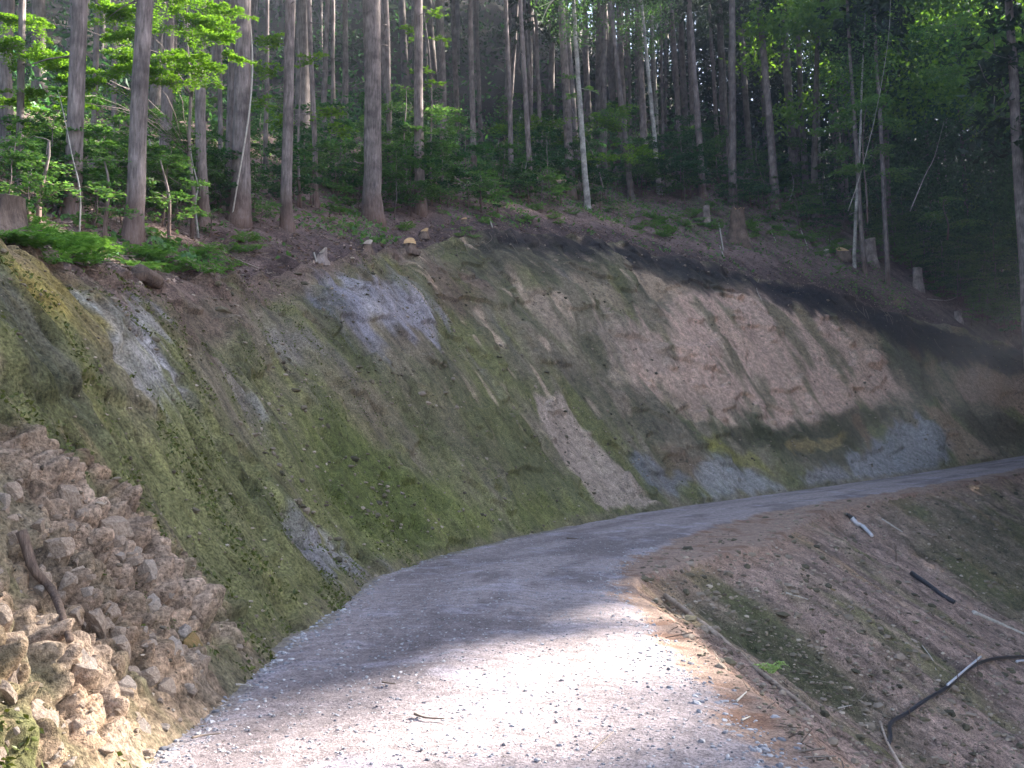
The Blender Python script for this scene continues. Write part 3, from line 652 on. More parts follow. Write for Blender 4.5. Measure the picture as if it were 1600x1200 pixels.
# wood behind: procedural positions on the hillside
def floor_pt(s, uu):
    i = np.searchsorted(S_, s).clip(0, NS-1); x = lx[i]+NL[i, 0]*uu; y = ly[i]+NL[i, 1]*uu
    d = down(x, y, ('floor',)); return d[0] if d else None
q = np.random.default_rng(33)
FT = []
protos = []
for i in range(6):
    a = Acc(); r = .13+.035*i; v_, f_ = trunk_geo((q.normal()*.02, q.normal()*.02), 26, r, 300+i, .3, 8); a.add(v_, *f_); stub_branches(a, (0, 0), r, 320+i, 3, 12, 8)
    protos.append(mesh_np('trunk', np.concatenate(a.V), [np.concatenate(f) for f in a.F.values()], M['far_bark'], None, True, link=False).data)
tries = 0
while len(FT) < 270 and tries < 9000:
    tries += 1
    Yq = 16+110*q.random()**.75; ax = R(-38+74*q.random()) if len(FT) < 225 else R(6+24*q.random()); Xq = Yq*math.tan(ax)
    d = down(Xq, Yq, ('floor',))
    if not d: continue
    j = ((lx-Xq)**2+(ly-Yq)**2).argmin(); dist = math.hypot(lx[j]-Xq, ly[j]-Yq)
    if Xq > lx[j] and Xq > 0 and (Xq-lx[j])*NL[j, 0]+(Yq-ly[j])*NL[j, 1] < 0: continue
    if dist < (9 if Xq > -8 else 8): continue
    px, py = pmap(Xq, Yq, d[0].z)
    if any((x-Xq)**2+(y-Yq)**2 < 3.0 for x, y in used_xy): continue
    used_xy.append((Xq, Yq)); FT.append((Xq, Yq, d[0].z, dist))
for i, (x, y, z, dist) in enumerate(FT):
    az_ = x/y
    zone = ('left third', 'middle', 'right third')[0 if az_ < -.17 else (1 if az_ < .2 else 2)]
    deep = 'deep in' if dist > 30 else 'just inside'
    root = empty('cedar_tree', (x, y, z), 'slim dark cedar among many %s the dark wood, %s of the photo' % (deep, zone), 'tree', 'cedars %s the dark wood, %s' % (deep, zone))
    s_ = .85+.3*q.random()
    root.scale = (s_, s_, s_); root.rotation_euler = (q.normal()*.025, -.012-az_*.04+q.normal()*.025, q.random()*6.28 if False else 0)
    child_mesh('trunk', protos[i % 6], root, 1, q.random()*6.28)
    c = child_mesh('crown', CROWNS[i % 4], root, .95+.2*q.random(), q.random()*6.28); c.location = (0, 0, -3*q.random())
# far wood: a dense mass that closes the view
q = np.random.default_rng(35); n = 60000
Yq = 95+45*q.random(n); ax = np.radians(-42+84*q.random(n)); Xq = Yq*np.tan(ax)
zb = np.interp(Yq*.0+np.degrees(ax), [-42, -27, 0, 27, 42], [14, 15, 26, 20, 16]); hh = q.random(n)*30
cl = _h(np.floor(Xq/3).astype(int), np.floor(Yq/4).astype(int), np.floor(hh/5).astype(int), 7)
top = zb+hh; keep = (cl > .22)
Cc = np.stack([Xq, Yq, zb-8+hh*1.35], 1)[keep]; n = len(Cc)
V, F = leaves(Cc, rdir(n, q, .3), rdir(n, q), 1.1*(.5+q.random(n)), .55)
fw = mesh_np('far_wood', V, F, M['leaf_dark']); tag(fw, 'dark mass of distant foliage closing off the wood', 'woodland', kind='stuff')
# sunlit leaves high at the right, far behind
q = np.random.default_rng(36); n = 34000
def clumps(cent, n, q, sig):
    c = np.asarray(cent)[q.integers(0, len(cent), n)]; return c+q.normal(size=(n, 3))*sig
cents = []
for _ in range(120):
    px, py = 1180+520*q.random(), -40+230*q.random()**1.4
    if px < 1350 and q.random() < .45: continue
    cents.append(at(px, py, 60+14*q.random())[:])
Cc = clumps(cents, n, q, (.95, .95, .6)); V, F = leaves(Cc, rdir(n, q, .6), rdir(n, q), .34*(.6+.8*q.random(n)), .2)
fw = mesh_np('broadleaf_canopy', V, F, M['leaf_bright']); tag(fw, 'bright broadleaf canopy high at the right catching the sun', 'woodland', kind='stuff')
cents = []
q = np.random.default_rng(37)
for _ in range(800):
    px = 1330+330*q.random()**.8; py = q.uniform(40, 470)
    if py > np.interp(px, [1330, 1450, 1600, 1700], [300, 390, 490, 520]): continue
    cents.append(at(px, py, 66+24*q.random())[:])
Cc = clumps(cents, 115000, q, (1.2, 1.6, .7)); V, F = leaves(Cc, rdir(len(Cc), q, .8), rdir(len(Cc), q), .26*(.6+.8*q.random(len(Cc))), .16)
fw = mesh_np('dark_thicket', V, F, M['leaf_blue']); tag(fw, 'dark blue-green thicket filling the wood at the right side', 'woodland', kind='stuff')
cents = [at(1080+340*q.random(), 50+300*q.random(), 84+22*q.random())[:] for _ in range(260)]+[at(500+600*q.random(), 20+230*q.random(), 88+22*q.random())[:] for _ in range(160)]
Cc = clumps(cents, 90000, q, (1.9, 1.6, 1.0)); V, F = leaves(Cc, rdir(len(Cc), q, .8), rdir(len(Cc), q), .42*(.6+.8*q.random(len(Cc))), .24)
fw = mesh_np('dark_thicket', V, F, M['leaf_dark']); tag(fw, 'dark foliage closing the gaps between the distant trunks', 'woodland', kind='stuff')
print('far trees', len(FT))

# ---------------------------------------------------------------- stand of cedars across the hollow (unseen; crowns shaped to throw the shade)
sv = SUNV/SUNV[2]
def gpoly(pix): return [tuple(hit(*p, ('road', 'fill'))[0])[:2] for p in pix]
gap1 = gpoly([(150, 1240), (250, 1160), (520, 1095), (700, 1045), (900, 985), (1035, 915), (1080, 955), (1170, 1050), (1130, 1085), (1010, 1110), (930, 1160), (850, 1235)])
bp = lambda px, py: np.array(hit(px, py, ('bank',))[0])
spots = [(bp(180, 760), .35), (bp(150, 720), .25), (bp(80, 1090), .35), (bp(40, 1000), .3), (bp(120, 1150), .35), (bp(60, 1180), .45), (bp(30, 930), .25), (bp(20, 420), .35), (bp(480, 860), .15)]
def lsp(px, py, bpx, bpy, dy, r):
    h = hit(bpx, bpy, ('floor',)); D = (h[0].y if h and h[0].y < 80 else 58)+dy; return (np.array(at(px, py, D)), r)
lspots = [lsp(300, 70, 300, 372, -2, 1.7), lsp(330, 0, 300, 372, -2, 1.5), lsp(120, 105, 300, 372, -3.5, 1.8), lsp(220, 20, 300, 372, -3, 1.7), lsp(30, 70, 300, 372, -3.5, 1.7), lsp(350, 95, 300, 372, -2, 1.2),
  lsp(150, 390, 150, 392, 0, .7), lsp(60, 300, 60, 350, 0, .8), lsp(240, 330, 265, 375, 0, .7), lsp(1380, 190, 1355, 345, 0, .7), lsp(1560, 340, 1550, 440, 0, 2.4), lsp(1590, 440, 1550, 440, 0, 1.2),
  lsp(880, 200, 950, 318, 0, 1.2), lsp(910, 150, 905, 312, 0, .8), lsp(650, 170, 640, 325, 0, .8),
  (np.array(at(1450, 60, 68)), 3), (np.array(at(1550, 40, 68)), 3), (np.array(at(1390, 110, 68)), 2.2), (np.array(at(1330, 10, 68)), 2.4), (np.array(at(1500, 150, 68)), 2.4)]
def lit(C):
    """leaves cut from the crowns to let sunlight onto chosen spots"""
    g = C-sv[None]*(C[:, 2:3]-.0)
    m = sdf_poly(g[:, 0], g[:, 1], gap1) < -.25+.75*_h((C[:, 0]*50).astype(np.int64), (C[:, 1]*50).astype(np.int64), (C[:, 2]*50).astype(np.int64), 5)
    for c, r in spots+lspots:
        t_ = ((C-c)@SUNV)[:, None]; m |= (np.linalg.norm((C-c)-t_*SUNV, axis=1) < r)
    return m
q = np.random.default_rng(44)
along = np.array([math.sin(R(SUN_AZ)), math.cos(R(SUN_AZ))]); across = np.array([-along[1], along[0]])
NCAST = 0
for l in np.arange(-6, 50, 3.3):
    a0 = max(33, 1.86*l)
    for k_ in range(4 if l < 34 else 3):
        a_ = a0+k_*5.5+2*q.random(); l_ = l+1.6*(k_ % 2)+q.normal()*.4
        if 3.6 < l_ < 8.3 and k_ < 2: continue
        x, y = along*a_+across*l_
        d = down(x, y); z = d[0].z if d else 0
        V, F = crown_mesh(0, 3, 43 if l < 16 else 45, 5.2, 6500 if l < 16 else (6200 if l < 34 else 4600), .7, q)
        C = V.reshape(-1, 4, 3).mean(1)+np.array([x, y, z]); keep = ~lit(C)
        Vk = V.reshape(-1, 4, 3)[keep].reshape(-1, 3)
        root = empty('cedar_tree', (x, y, z), 'tall dark cedar in the stand across the hollow, out of view and shaped to cast shade', 'tree', 'cedars across the hollow')
        mesh_np('crown', Vk, np.arange(len(Vk)).reshape(-1, 4), M['leaf_dark'], root)
        # slim trunks only, in the shade of their crowns
        child_mesh('trunk', protos[k_ % 6], root, 1.55); NCAST += 1
print('casters', NCAST)

# ---------------------------------------------------------------- layered broadleaf saplings
def layered(q, stem, layers, ls, per=260, limb=.012):
    """stem: (k,3); layers: [(x,y,z,radius)] ; returns trunk acc and foliage arrays"""
    A = Acc(); stem = np.asarray(stem, float); n = len(stem)
    v_, f_ = tube(stem, np.linspace(limb*2.6, limb*.8, n), 7, .08, 3); A.add(v_, *f_)
    Cs_, Ds, Ns = [], [], []
    for (x, y, z, r) in layers:
        c = np.array([x, y, z]); j = np.abs(stem[:, 2]-(z-.25*r)).argmin(); b = stem[j]
        mid = (b+c)/2+[0, 0, .08*r]; P = np.array([b, mid, c]); sg = (c-b)*1.; t5 = np.linspace(0, 1, 7)[:, None]; P = b+sg*t5+np.array([0, 0, .22*np.linalg.norm(sg)])*np.sin(t5*np.pi)*.6+q.normal(size=(7, 3))*.03*r; v_, f_ = tube(P, np.linspace(limb*.55, limb*.2, 7), 4); A.add(v_, *f_)
        K = max(5, int(5+r*5)); out = c-b; out[2] = 0; on = out/(np.linalg.norm(out)+1e-6); far = np.linalg.norm(out) > .3*r
        for k in range(K):
            a_ = q.random()*6.283; dd = np.array([math.cos(a_), math.sin(a_), 0])+(on*.8 if far else 0); dd /= np.linalg.norm(dd)
            L = r*(.55+.55*q.random()); e = c+dd*L+[0, 0, (-.10*r+.06*r*q.normal())]
            s0 = c+[0, 0, .05*r*q.normal()]; v_, f_ = tube(np.array([s0, (s0+e)/2+[0, 0, .05*r], e]), [limb*.4, limb*.3, limb*.15], 3); A.add(v_, *f_)
            m = max(4, int(per*r*r/K*1.5)); t_ = q.random(m)**.75; pp = s0+(e-s0)*t_[:, None]; pp[:, 2] += .05*r*np.sin(t_*np.pi)
            side = np.array([-dd[1], dd[0], 0]); w_ = (q.random(m)-.5)*r*.55*(1.1-t_)**.8
            pp += side*w_[:, None]+q.normal(size=(m, 3))*[.02, .02, .018*r+.008]; pp[:, 2] -= np.abs(w_)*.25
            Cs_.append(pp); Ds.append(dd*.8+side*np.sign(w_)[:, None]+.4*q.normal(size=(m, 3)))
    C = np.concatenate(Cs_); D = np.concatenate(Ds); m = len(C); Nn = rdir(m, q, 3.2)
    V, F = leaves(C, Nn, D, ls*(.6+.8*q.random(m)), ls*.62*(.6+.8*q.random(m)))
    return A, V, F
def sap_template(seed, h, nl, rad, ls, per):
    q = np.random.default_rng(seed); k = 7; z = np.linspace(0, h, k); off = np.cumsum(q.normal(size=(k, 2))*.05*h/3, axis=0); off -= off[0]
    stem = np.c_[off, z]; L = []
    for i in range(nl):
        f = .35+.65*(i+.5)/nl; a_ = q.random()*6.283; o = rad*(.2+.7*q.random())*(1.1-f*.6); st = [np.interp(f*h, z, off[:, 0]), np.interp(f*h, z, off[:, 1])]
        L.append((st[0]+math.cos(a_)*o, st[1]+math.sin(a_)*o, f*h+.15*q.normal(), rad*(.5+.4*q.random())*(1.15-f*.55)))
    return layered(q, stem, L, ls, per)
def two_part(name, A, V, F, mat, loc, label, cat, group=None, wood='cedar'):
    root = empty(name, loc, label, cat, group); A.build('trunk', M[wood], root, True); mesh_np('foliage', V, F, mat, root); return root
# the bright maple at upper left
q = np.random.default_rng(51); b = hit(300, 372, ('floor',))[0]
def rel(px, py, d): p = at(px, py, d)-b; return np.array(p)
D0 = b.y; stem = np.array([[0, 0, -.1], rel(303, 300, D0), rel(295, 240, D0-.2), rel(298, 150, D0-.4), rel(292, 60, D0-.6), rel(290, -40, D0-.8), rel(285, -200, D0-1)])
LY = []
for (px, py, rpx, d) in [(240, 100, 95, -3), (320, 115, 60, -2.5), (300, 40, 85, -2), (190, 30, 80, -3), (90, 105, 90, -4), (20, 80, 80, -4), (40, 35, 70, -3), (150, 130, 70, -4), (360, 88, 40, -1.5), (260, 0, 90, -2.5), (130, 165, 45, -3), (200, 60, 60, -2), (350, 20, 50, -1.5), (60, 200, 60, -2), (10, 160, 60, -3), (310, 95, 50, -3), (270, 128, 50, -3.4), (215, 112, 60, -3.6), (330, 60, 55, -2.2), (20, 260, 60, -2), (60, 150, 60, -3.5)]:
    dd = D0+d*1.0; c = rel(px, py, dd); LY.append((*c, rpx/FPX*dd))
A, V, F = layered(q, stem, LY, .062, 1500, .022)
mp_ = two_part('maple_tree', A, V, F, M['leaf_bright'], b, 'young maple with bright green layered sprays across the top left trunks', 'tree')
# traced midstory saplings: base px, layers
SP = [
 ((950, 318), [(860, 195, 60), (800, 200, 45), (930, 190, 55), (990, 235, 50), (940, 250, 45), (900, 215, 50), (960, 170, 40), (830, 215, 40)], 'wide layered sapling with flat green sprays in front of the centre right trunks', 0, .4),
 ((905, 312), [(890, 120, 22), (920, 140, 20), (940, 175, 28), (960, 178, 30), (900, 150, 20)], 'small yellow-green sprays round the white-mottled slim trunk', 1, .4),
 ((1355, 345), [(1350, 165, 48), (1380, 190, 40), (1330, 180, 40), (1400, 205, 28), (1310, 200, 36), (1370, 230, 45), (1320, 235, 45), (1345, 265, 50), (1390, 270, 45), (1290, 205, 30), (1370, 155, 36)], 'spreading green sapling between the two broad leaning cedars and the dark wood', 1, .5),
 ((640, 325), [(615, 165, 50), (670, 175, 55), (700, 185, 35), (640, 205, 45), (560, 195, 50), (600, 240, 50), (530, 230, 45), (690, 225, 35), (640, 140, 35)], 'layered maple sapling behind the largest bare cedar, sprays reaching right', 1, .3),
 ((470, 325), [(440, 60, 50), (480, 90, 40), (430, 110, 50), (500, 170, 50), (450, 190, 45), (520, 200, 45), (410, 160, 40)], 'loose green sapling in the gap right of the vine-wrapped cedar', 0, .3),
 ((675, 320), [(655, 60, 22), (675, 20, 30), (640, 40, 25), (690, 60, 22), (660, 110, 25), (680, 130, 25)], 'thin sprays of leaves up the mid-size brown cedar', 0, .3),
 ((1550, 440), [(1560, 345, 70), (1590, 300, 60), (1530, 320, 50), (1570, 400, 70), (1520, 290, 40), (1600, 370, 70), (1540, 440, 60), (1570, 470, 60), (1600, 440, 60), (1520, 400, 50), (1500, 350, 45)], 'large soft green bush at the right edge below the dark rough trunk', 0, .2),
 ((1480, 372), [(1460, 335, 35), (1500, 345, 35), (1480, 310, 30)], 'low green sapling beside the rightmost tall stump', 1, .2),
 ((1200, 315), [(1150, 215, 50), (1190, 235, 50), (1230, 220, 45), (1170, 260, 55), (1120, 255, 45), (1220, 265, 45)], 'dark green sapling between the twin cedars and the bright leaning cedar', 2, .3),
 ((1590, 200), [(1580, 120, 70), (1540, 60, 60), (1500, 110, 60), (1600, 180, 60), (1480, 40, 50), (1550, 170, 50)], 'leafy branch mass in the upper right corner', 1, .3),
 ((60, 350), [(60, 250, 60), (20, 300, 60), (90, 290, 50), (150, 300, 50), (40, 220, 50)], 'leafy bush behind the big left stump', 1, .3),
 ((165, 380), [(160, 290, 45), (190, 330, 40), (140, 335, 45), (170, 250, 40)], 'green bush between the two thick left trunks', 1, .2),
 ((265, 375), [(260, 310, 50), (290, 330, 40), (240, 280, 40), (270, 250, 45), (230, 340, 40)], 'green bush right of the thick straight left trunk', 1, .2),
]
mats3 = ['leaf_bright', 'leaf_lightened', 'leaf_mid']
for i, (bpx, lys, lab, mi, spread) in enumerate(SP):
    q = np.random.default_rng(60+i); hb = hit(*bpx, ('floor', 'bank')); b = hb[0] if hb and hb[0].y < 80 else at(*bpx, 52); D0 = b.y
    LY = [(*rel(px, py, D0+spread*q.normal()*D0*.03), rp/FPX*D0) for px, py, rp in lys]
    tx, ty = np.mean([l[0] for l in lys]), min(l[1] for l in lys)
    stem = np.array([np.array([0, 0, -.1])*(1-f)+rel(tx+8*math.sin(f*5+i), ty, D0)*f for f in np.linspace(0, 1, 7)])
    A, V, F = layered(q, stem, LY, .15 if D0 > 30 else .09, 330 if D0 < 30 else 150, .02)
    two_part('sapling', A, V, F, M[mats3[mi]], b, lab, 'sapling', None)
# shrubs of the understorey, copied
SHR = []
for i in range(5):
    A, V, F = sap_template(80+i, [1.3, 1.8, 2.6, 3.4, 1.0][i], [8, 9, 10, 12, 6][i], [1.0, 1.2, 1.4, 1.6, .8][i], .12, 170)
    r0 = empty('shrub', (0, 0, -200)); t0 = A.build('stem', M['cedar'], r0, True); f0 = [mesh_np('foliage', V, F, M[m_], r0) for m_ in ('leaf_mid',)]
    SHR.append((t0.data, f0[0].data, V, F)); 
    for o in (t0, f0[0], r0): bpy.data.objects.remove(o)
SHRB = []
for t_, f_, V, F in SHR:
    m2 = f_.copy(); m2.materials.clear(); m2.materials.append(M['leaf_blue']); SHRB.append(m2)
q = np.random.default_rng(90); cnt = 0; placed = []
def shrub(p, k, blue, s_, lab, grp):
    root = empty('shrub', p, lab, 'shrub', grp); root.scale = (s_,)*3; root.rotation_euler = (0, 0, q.random()*6.28)
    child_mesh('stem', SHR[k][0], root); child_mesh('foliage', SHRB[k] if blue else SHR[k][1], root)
while cnt < 290:
    px = -20+1640*q.random()
    if q.random() < .22: px = 1380+240*q.random()
    lo = np.interp(px, [0, 450, 600, 1000, 1200, 1400, 1500, 1600], [350, 335, 318, 312, 330, 400, 490, 530]); py = lo-(lo-215)*q.random()**1.3 if q.random() < .55 else lo-10+14*q.normal()
    h = hit(px, py, ('floor',))
    if h is None or h[0].y > 110: continue
    b = h[0]; left = px < 430; k = q.integers(0, 5)
    if b.y > 45: k = max(k, 1)
    s_ = (.75 if px < 430 else 1.05)*(.7+.6*q.random())*np.interp(b.y, [20, 60, 100], [.8, 1.05, 1.5])
    zone = 'behind the left trunks' if px < 430 else ('along the centre of the wood edge' if px < 1000 else 'along the right wood edge')
    if px > 1380: left = True
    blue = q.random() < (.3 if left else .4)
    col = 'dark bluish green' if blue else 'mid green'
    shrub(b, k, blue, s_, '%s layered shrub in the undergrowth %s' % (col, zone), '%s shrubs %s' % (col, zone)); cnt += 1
SHF = []
for t_, f_, V, F in SHR: m2 = f_.copy(); m2.materials.clear(); m2.materials.append(M['leaf_lightened']); SHF.append(m2)
BL = [(1090, 308), (1125, 312), (1160, 322), (1195, 330), (1235, 338), (1262, 345), (1290, 352), (1325, 362), (1350, 372), (1385, 388), (1405, 402), (1440, 418), (1480, 445), (1500, 462), (1525, 470), (1560, 485), (1590, 500), (1545, 500), (1040, 305), (1000, 300), (960, 300), (925, 312), (870, 308), (840, 322), (780, 318), (740, 330), (700, 328), (640, 335), (530, 340), (400, 352), (1420, 435), (1380, 410), (1470, 470), (1515, 505), (1570, 520), (1250, 365), (1110, 330), (1300, 380)]
for i, (px, py) in enumerate(BL):
    h = hit(px+6*q.normal(), py+4*q.normal(), ('floor', 'bank')); b = h[0] if h and h[0].y < 78 else at(px, py, 60)
    root = empty('shrub', b, 'green shrub with lightened leaf colour along the front line of undergrowth, %s' % ('at the right end above the lip' if px > 1390 else 'behind the stumps right of centre' if px > 1060 else 'between the centre trunks' if px > 690 else 'by the left trunks'), 'shrub', 'lightened shrubs %s' % ('at the right end' if px > 1390 else 'behind the stumps' if px > 1060 else 'at centre' if px > 690 else 'at left'))
    k = [0, 1, 1, 2][i % 4]; s_ = (.75+.5*q.random())*(.62 if b.y < 35 else .9)*(1.25 if px > 1390 else 1); root.scale = (s_*1.15, s_*1.15, s_*.85); root.rotation_euler = (0, 0, q.random()*6.28)
    child_mesh('stem', SHR[k][0], root); child_mesh('foliage', SHF[k], root)
# two nearer bushes low at the right edge
for px, py, s_, nm in [(1560, 470, 1.5, 'lowest'), (1500, 452, 1.0, 'middle'), (1590, 500, 1.2, 'corner')]:
    h = hit(px, py, ('floor', 'bank')); b = h[0] if h and h[0].y < 80 else at(px, py, 58)
    print('bush', b); shrub(b, 3, False, s_, 'green bush at the right edge above the lip, %s of three' % nm, 'bushes at the right edge')
# ---------------------------------------------------------------- ferns
def fern_geo(seed, nf=9, L=.55):
    q = np.random.default_rng(seed); Cs_, Ds, Ns, Ls = [], [], [], []
    for k in range(nf):
        a_ = k*6.283/nf+q.normal()*.2; dd = np.array([math.cos(a_), math.sin(a_), 0]); t_ = np.linspace(.12, 1, 26); l_ = L*(.7+.5*q.random())
        P = dd*(t_*l_)[:, None]*.9; P[:, 2] = l_*(.95*t_-.75*t_**2); sd = np.array([-dd[1], dd[0], 0])
        for s_ in (-1, 1):
            wl = .30*l_*np.sin(np.clip(t_*1.05, 0, 1)*np.pi)**.7*(1.1-t_*.6)+.01
            Cs_.append(P+sd*s_*wl[:, None]*.5-np.array([0, 0, .1])*wl[:, None]); Ds.append(np.repeat([sd*s_+dd*.35], 26, 0)); Ls.append(wl)
    C = np.concatenate(Cs_); D = np.concatenate(Ds); Ln = np.concatenate(Ls); m = len(C)
    return leaves(C, rdir(m, q, 5), D, Ln, .022*L/.5+0*Ln)
FE = []
for i in range(3):
    V, F = fern_geo(110+i, 7+i*2, .5+.1*i); o = mesh_np('fern', V, F, M['fern'], link=False); FE.append(o.data)
q = np.random.default_rng(120)
def fern(p, k, s_, lab, grp=None, n=None):
    o = bpy.data.objects.new('fern', FE[k]); COL.objects.link(o); o.location = p; o.scale = (s_,)*3; o.rotation_euler = (q.normal()*.15, q.normal()*.15, q.random()*6.28); tag(o, lab, 'fern', grp); return o
h = hit(1200, 1062); FE.append(FE[1].copy()); FE[3].materials.clear(); FE[3].materials.append(leaf_mat('pale_fern', (.30, .48, .16), (.45, .62, .25), .3)); cf = fern(h[0]+Vector((.05, 0, .05)), 3, .5, 'small pale green fern growing from the crest beside the road'); cf.scale = (.42, .42, .75); cf.rotation_euler = (-.3, .1, .4)
for i in range(190):
    if i < 60: px = q.random()*430; py = np.interp(px, [0, 60, 150, 250, 430], [360, 385, 400, 405, 395])+q.normal()*14; g = 'ferns under the left trunks'; lb = 'green fern in the bank-top undergrowth under the left trunks'; s_ = .55+.35*q.random()
    elif i < 90: px = 450+q.random()*500; py = 345+q.normal()*14; g = 'ferns on the litter at centre'; lb = 'low fern on the bare brown litter above the centre of the cut'; s_ = .6+.3*q.random()
    else: px = 980+q.random()*560; py = np.interp(px, [980, 1200, 1400, 1540], [355, 360, 405, 470])+q.normal()*12; g = 'ferns among the stumps'; lb = 'low green fern among the stumps above the tan slip'; s_ = .8+.4*q.random()
    h = hit(px, py, ('floor', 'bank'))
    if h is None or h[0].y > 75: continue
    fern(h[0], int(q.integers(0, 3)), s_, lb, g)
# ---------------------------------------------------------------- ground cover (uncountable)
def scatter_on(name, idx_pts, mat, mode, q, size, label, cat, nrm_up=1.5):
    P = idx_pts; n = len(P)
    if mode == 'leaf': V, F = leaves(P, rdir(n, q, nrm_up), rdir(n, q), size*(.5+q.random(n)), size*.6*(.5+q.random(n)))
    else: V, F = octa_stones(P, size*(.35+q.random(n)**3*1.8)*(1 if 'gravel' in name else np.clip(P[:, 1]/15, .3, 1.2)), q)
    o = mesh_np(name, V, F, mat); tag(o, label, cat, kind='stuff'); return o
q = np.random.default_rng(130)
def floor_samples(n, u0, u1, dens=None, smax=80):
    ii = q.integers(0, NS, n); ii = ii[S_[ii] < smax]; n = len(ii); uu = u0+(u1-u0)*q.random(n)**1.4; j = np.searchsorted(u, uu).clip(1, len(u)-1); f = (uu-u[j-1])/(u[j]-u[j-1])
    P = FF[ii, j-1]*(1-f[:, None])+FF[ii, j]*f[:, None]; P = P+np.stack([q.normal(size=n)*.06]*2+[0*f], 1)
    return P, uu, S_[ii]
P, uu, s_s = floor_samples(120000, .3, 30); dn = fbm(P[:, 0]*.45, P[:, 1]*.45, 3, 131)
dn2 = np.interp(s_s, [0, 26, 36, 60, 70, 80], [1.0, 2.8, 4.0, 4.8, 2.5, 1.2])
keep = dn+.16*(s_s > 42)+q.normal(size=len(P))*.25+.30*np.clip((uu-dn2)/3, -3, 2) > .04; P = P[keep]; P[:, 2] += .05+.32*q.random(len(P))*np.clip(uu[keep]/8, .3, 1.3)
scatter_on('ground_cover', P, M['leaf_lightened'], 'leaf', q, .16, 'low leafy ground cover spreading over the forest floor', 'ground cover')
P2, uu2, s2_ = floor_samples(110000, 14, 100, smax=130); P2[:, 2] += 5*q.random(len(P2))**1.5*np.clip(uu2/30, .4, 1.2); kk = fbm(P2[:, 0]*.3, P2[:, 1]*.3, 3, 171) > -.15; P2 = P2[kk]
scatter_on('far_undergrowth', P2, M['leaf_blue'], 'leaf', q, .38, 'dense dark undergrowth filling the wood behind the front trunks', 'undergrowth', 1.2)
P, uu, s_s = floor_samples(40000, 0, 12); P[:, 2] += .015
scatter_on('leaf_litter', P, M['litter'], 'leaf', q, .11, 'dry brown leaf litter covering the ground above the cut', 'leaf litter', 2.5)
def twigs(name, P, q, L, rad, label):
    n = len(P); D = rdir(n, q); D[:, 2] *= .25; D /= np.linalg.norm(D, axis=1)[:, None]; Ls = L*(.3+q.random(n)**2*1.6); 
    S = np.cross(D, [0, 0, 1.]); S /= np.linalg.norm(S, axis=1)[:, None]; U_ = np.cross(S, D); r_ = (rad*(.5+q.random(n)))[:, None]
    a, b = P-D*Ls[:, None]/2, P+D*Ls[:, None]/2+np.array([0, 0, .02])
    V = np.stack([a+S*r_, a-S*r_*.5+U_*r_, a-S*r_*.5-U_*r_, b+S*r_*.5, b-S*r_*.3+U_*r_*.5, b-S*r_*.3-U_*r_*.5], 1).reshape(-1, 3)
    base = (np.arange(n)*6)[:, None]; F = np.concatenate([base+[[0, 1, 4, 3]], base+[[1, 2, 5, 4]], base+[[2, 0, 3, 5]]])
    o = mesh_np(name, V, F, M['twig']); tag(o, label, 'twigs', kind='stuff')
P, uu, s_s = floor_samples(11000, 0, 9); P[:, 2] += .03
twigs('fallen_twigs', P, q, .35, .008, 'fallen twigs and brash littering the ground above the cut')
def bank_samples(n, wt=None):
    ii = q.integers(0, NS, n*2); jj = q.integers(0, NV, n*2); 
    if wt is not None: k = q.random(n*2) < wt[ii, jj]; ii, jj = ii[k], jj[k]
    ii, jj = ii[:n], jj[:n]; return bank[ii, jj]+q.normal(size=(len(ii), 3))*.01, ii, jj
P, _, _ = bank_samples(9000); scatter_on('soil_crumbs', P, M['cstone'], 'stone', q, .022, 'loose crumbs and pebbles stuck over the cut face', 'pebbles')
P, _, _ = bank_samples(75000, moss*sstep(-.1, .4, streak(1.5, 1.2, 133))*(1-rocky)); P += fn[np.searchsorted(S_, 5)]*.01
scatter_on('moss_tufts', P, M['moss'], 'leaf', q, .048, 'mossy tufts over the green parts of the cut face', 'moss', .6)
M['clod'] = stone_mat('soil_clods', [(.045, .04, .025), (.10, .085, .05), (.17, .135, .10), (.25, .20, .16)])
P, _, _ = bank_samples(5200, sstep(-.1, .35, fbm(SS*.7, tt*.7, 3, 401))*(1-rocky)*sstep(.2, .6, tt)*(1-.6*tanm)); scatter_on('soil_clods', P, M['clod'], 'stone', q, .040, 'dark mossy clods crumbling out of the cut face', 'clods')
P, _, _ = bank_samples(3000, rocky*1.0); scatter_on('rubble', P, M['cstone'], 'stone', q, .03, 'small rubble of the crumbling rocky bank at lower left', 'rubble')
# gravel on the road
n = 16000; d_ = 4.6*np.exp(q.random(n)*1.7); off = .1+q.random(n)*3.7; i_ = np.searchsorted(P_[:, 1]*1.0+0, d_).clip(0, NS-1)
def road_z(x, y): r_ = down(x, y, ('road',)); return r_[0].z if r_ else 0
ii = i_; oo = np.clip((off/(RW+SH[ii]+.35)*99).astype(int)+3, 3, 102)
P = np.stack([rx[ii, oo], ry[ii, oo], rz[ii, oo]], 1)+np.stack([q.normal(size=n)*.03, q.normal(size=n)*.03, 0*d_], 1)
scatter_on('loose_gravel', P, M['gstone'], 'stone', q, .0075, 'loose grey gravel stones over the road surface', 'gravel')
n = 1500; d_ = 4.6*np.exp(q.random(n)*1.6); ii = np.searchsorted(P_[:, 1], d_).clip(0, NS-1); off = np.where(q.random(n) < .55, RW+q.normal(size=n)*.14, .12+np.abs(q.normal(size=n))*.12); oo = np.clip((off/(RW+SH[ii]+.35)*99).astype(int)+3, 3, 102)
P = np.stack([rx[ii, oo], ry[ii, oo], rz[ii, oo]], 1); scatter_on('edge_gravel', P, M['gstone'], 'stone', q, .015, 'coarser grey gravel stones gathered along both road edges', 'gravel')
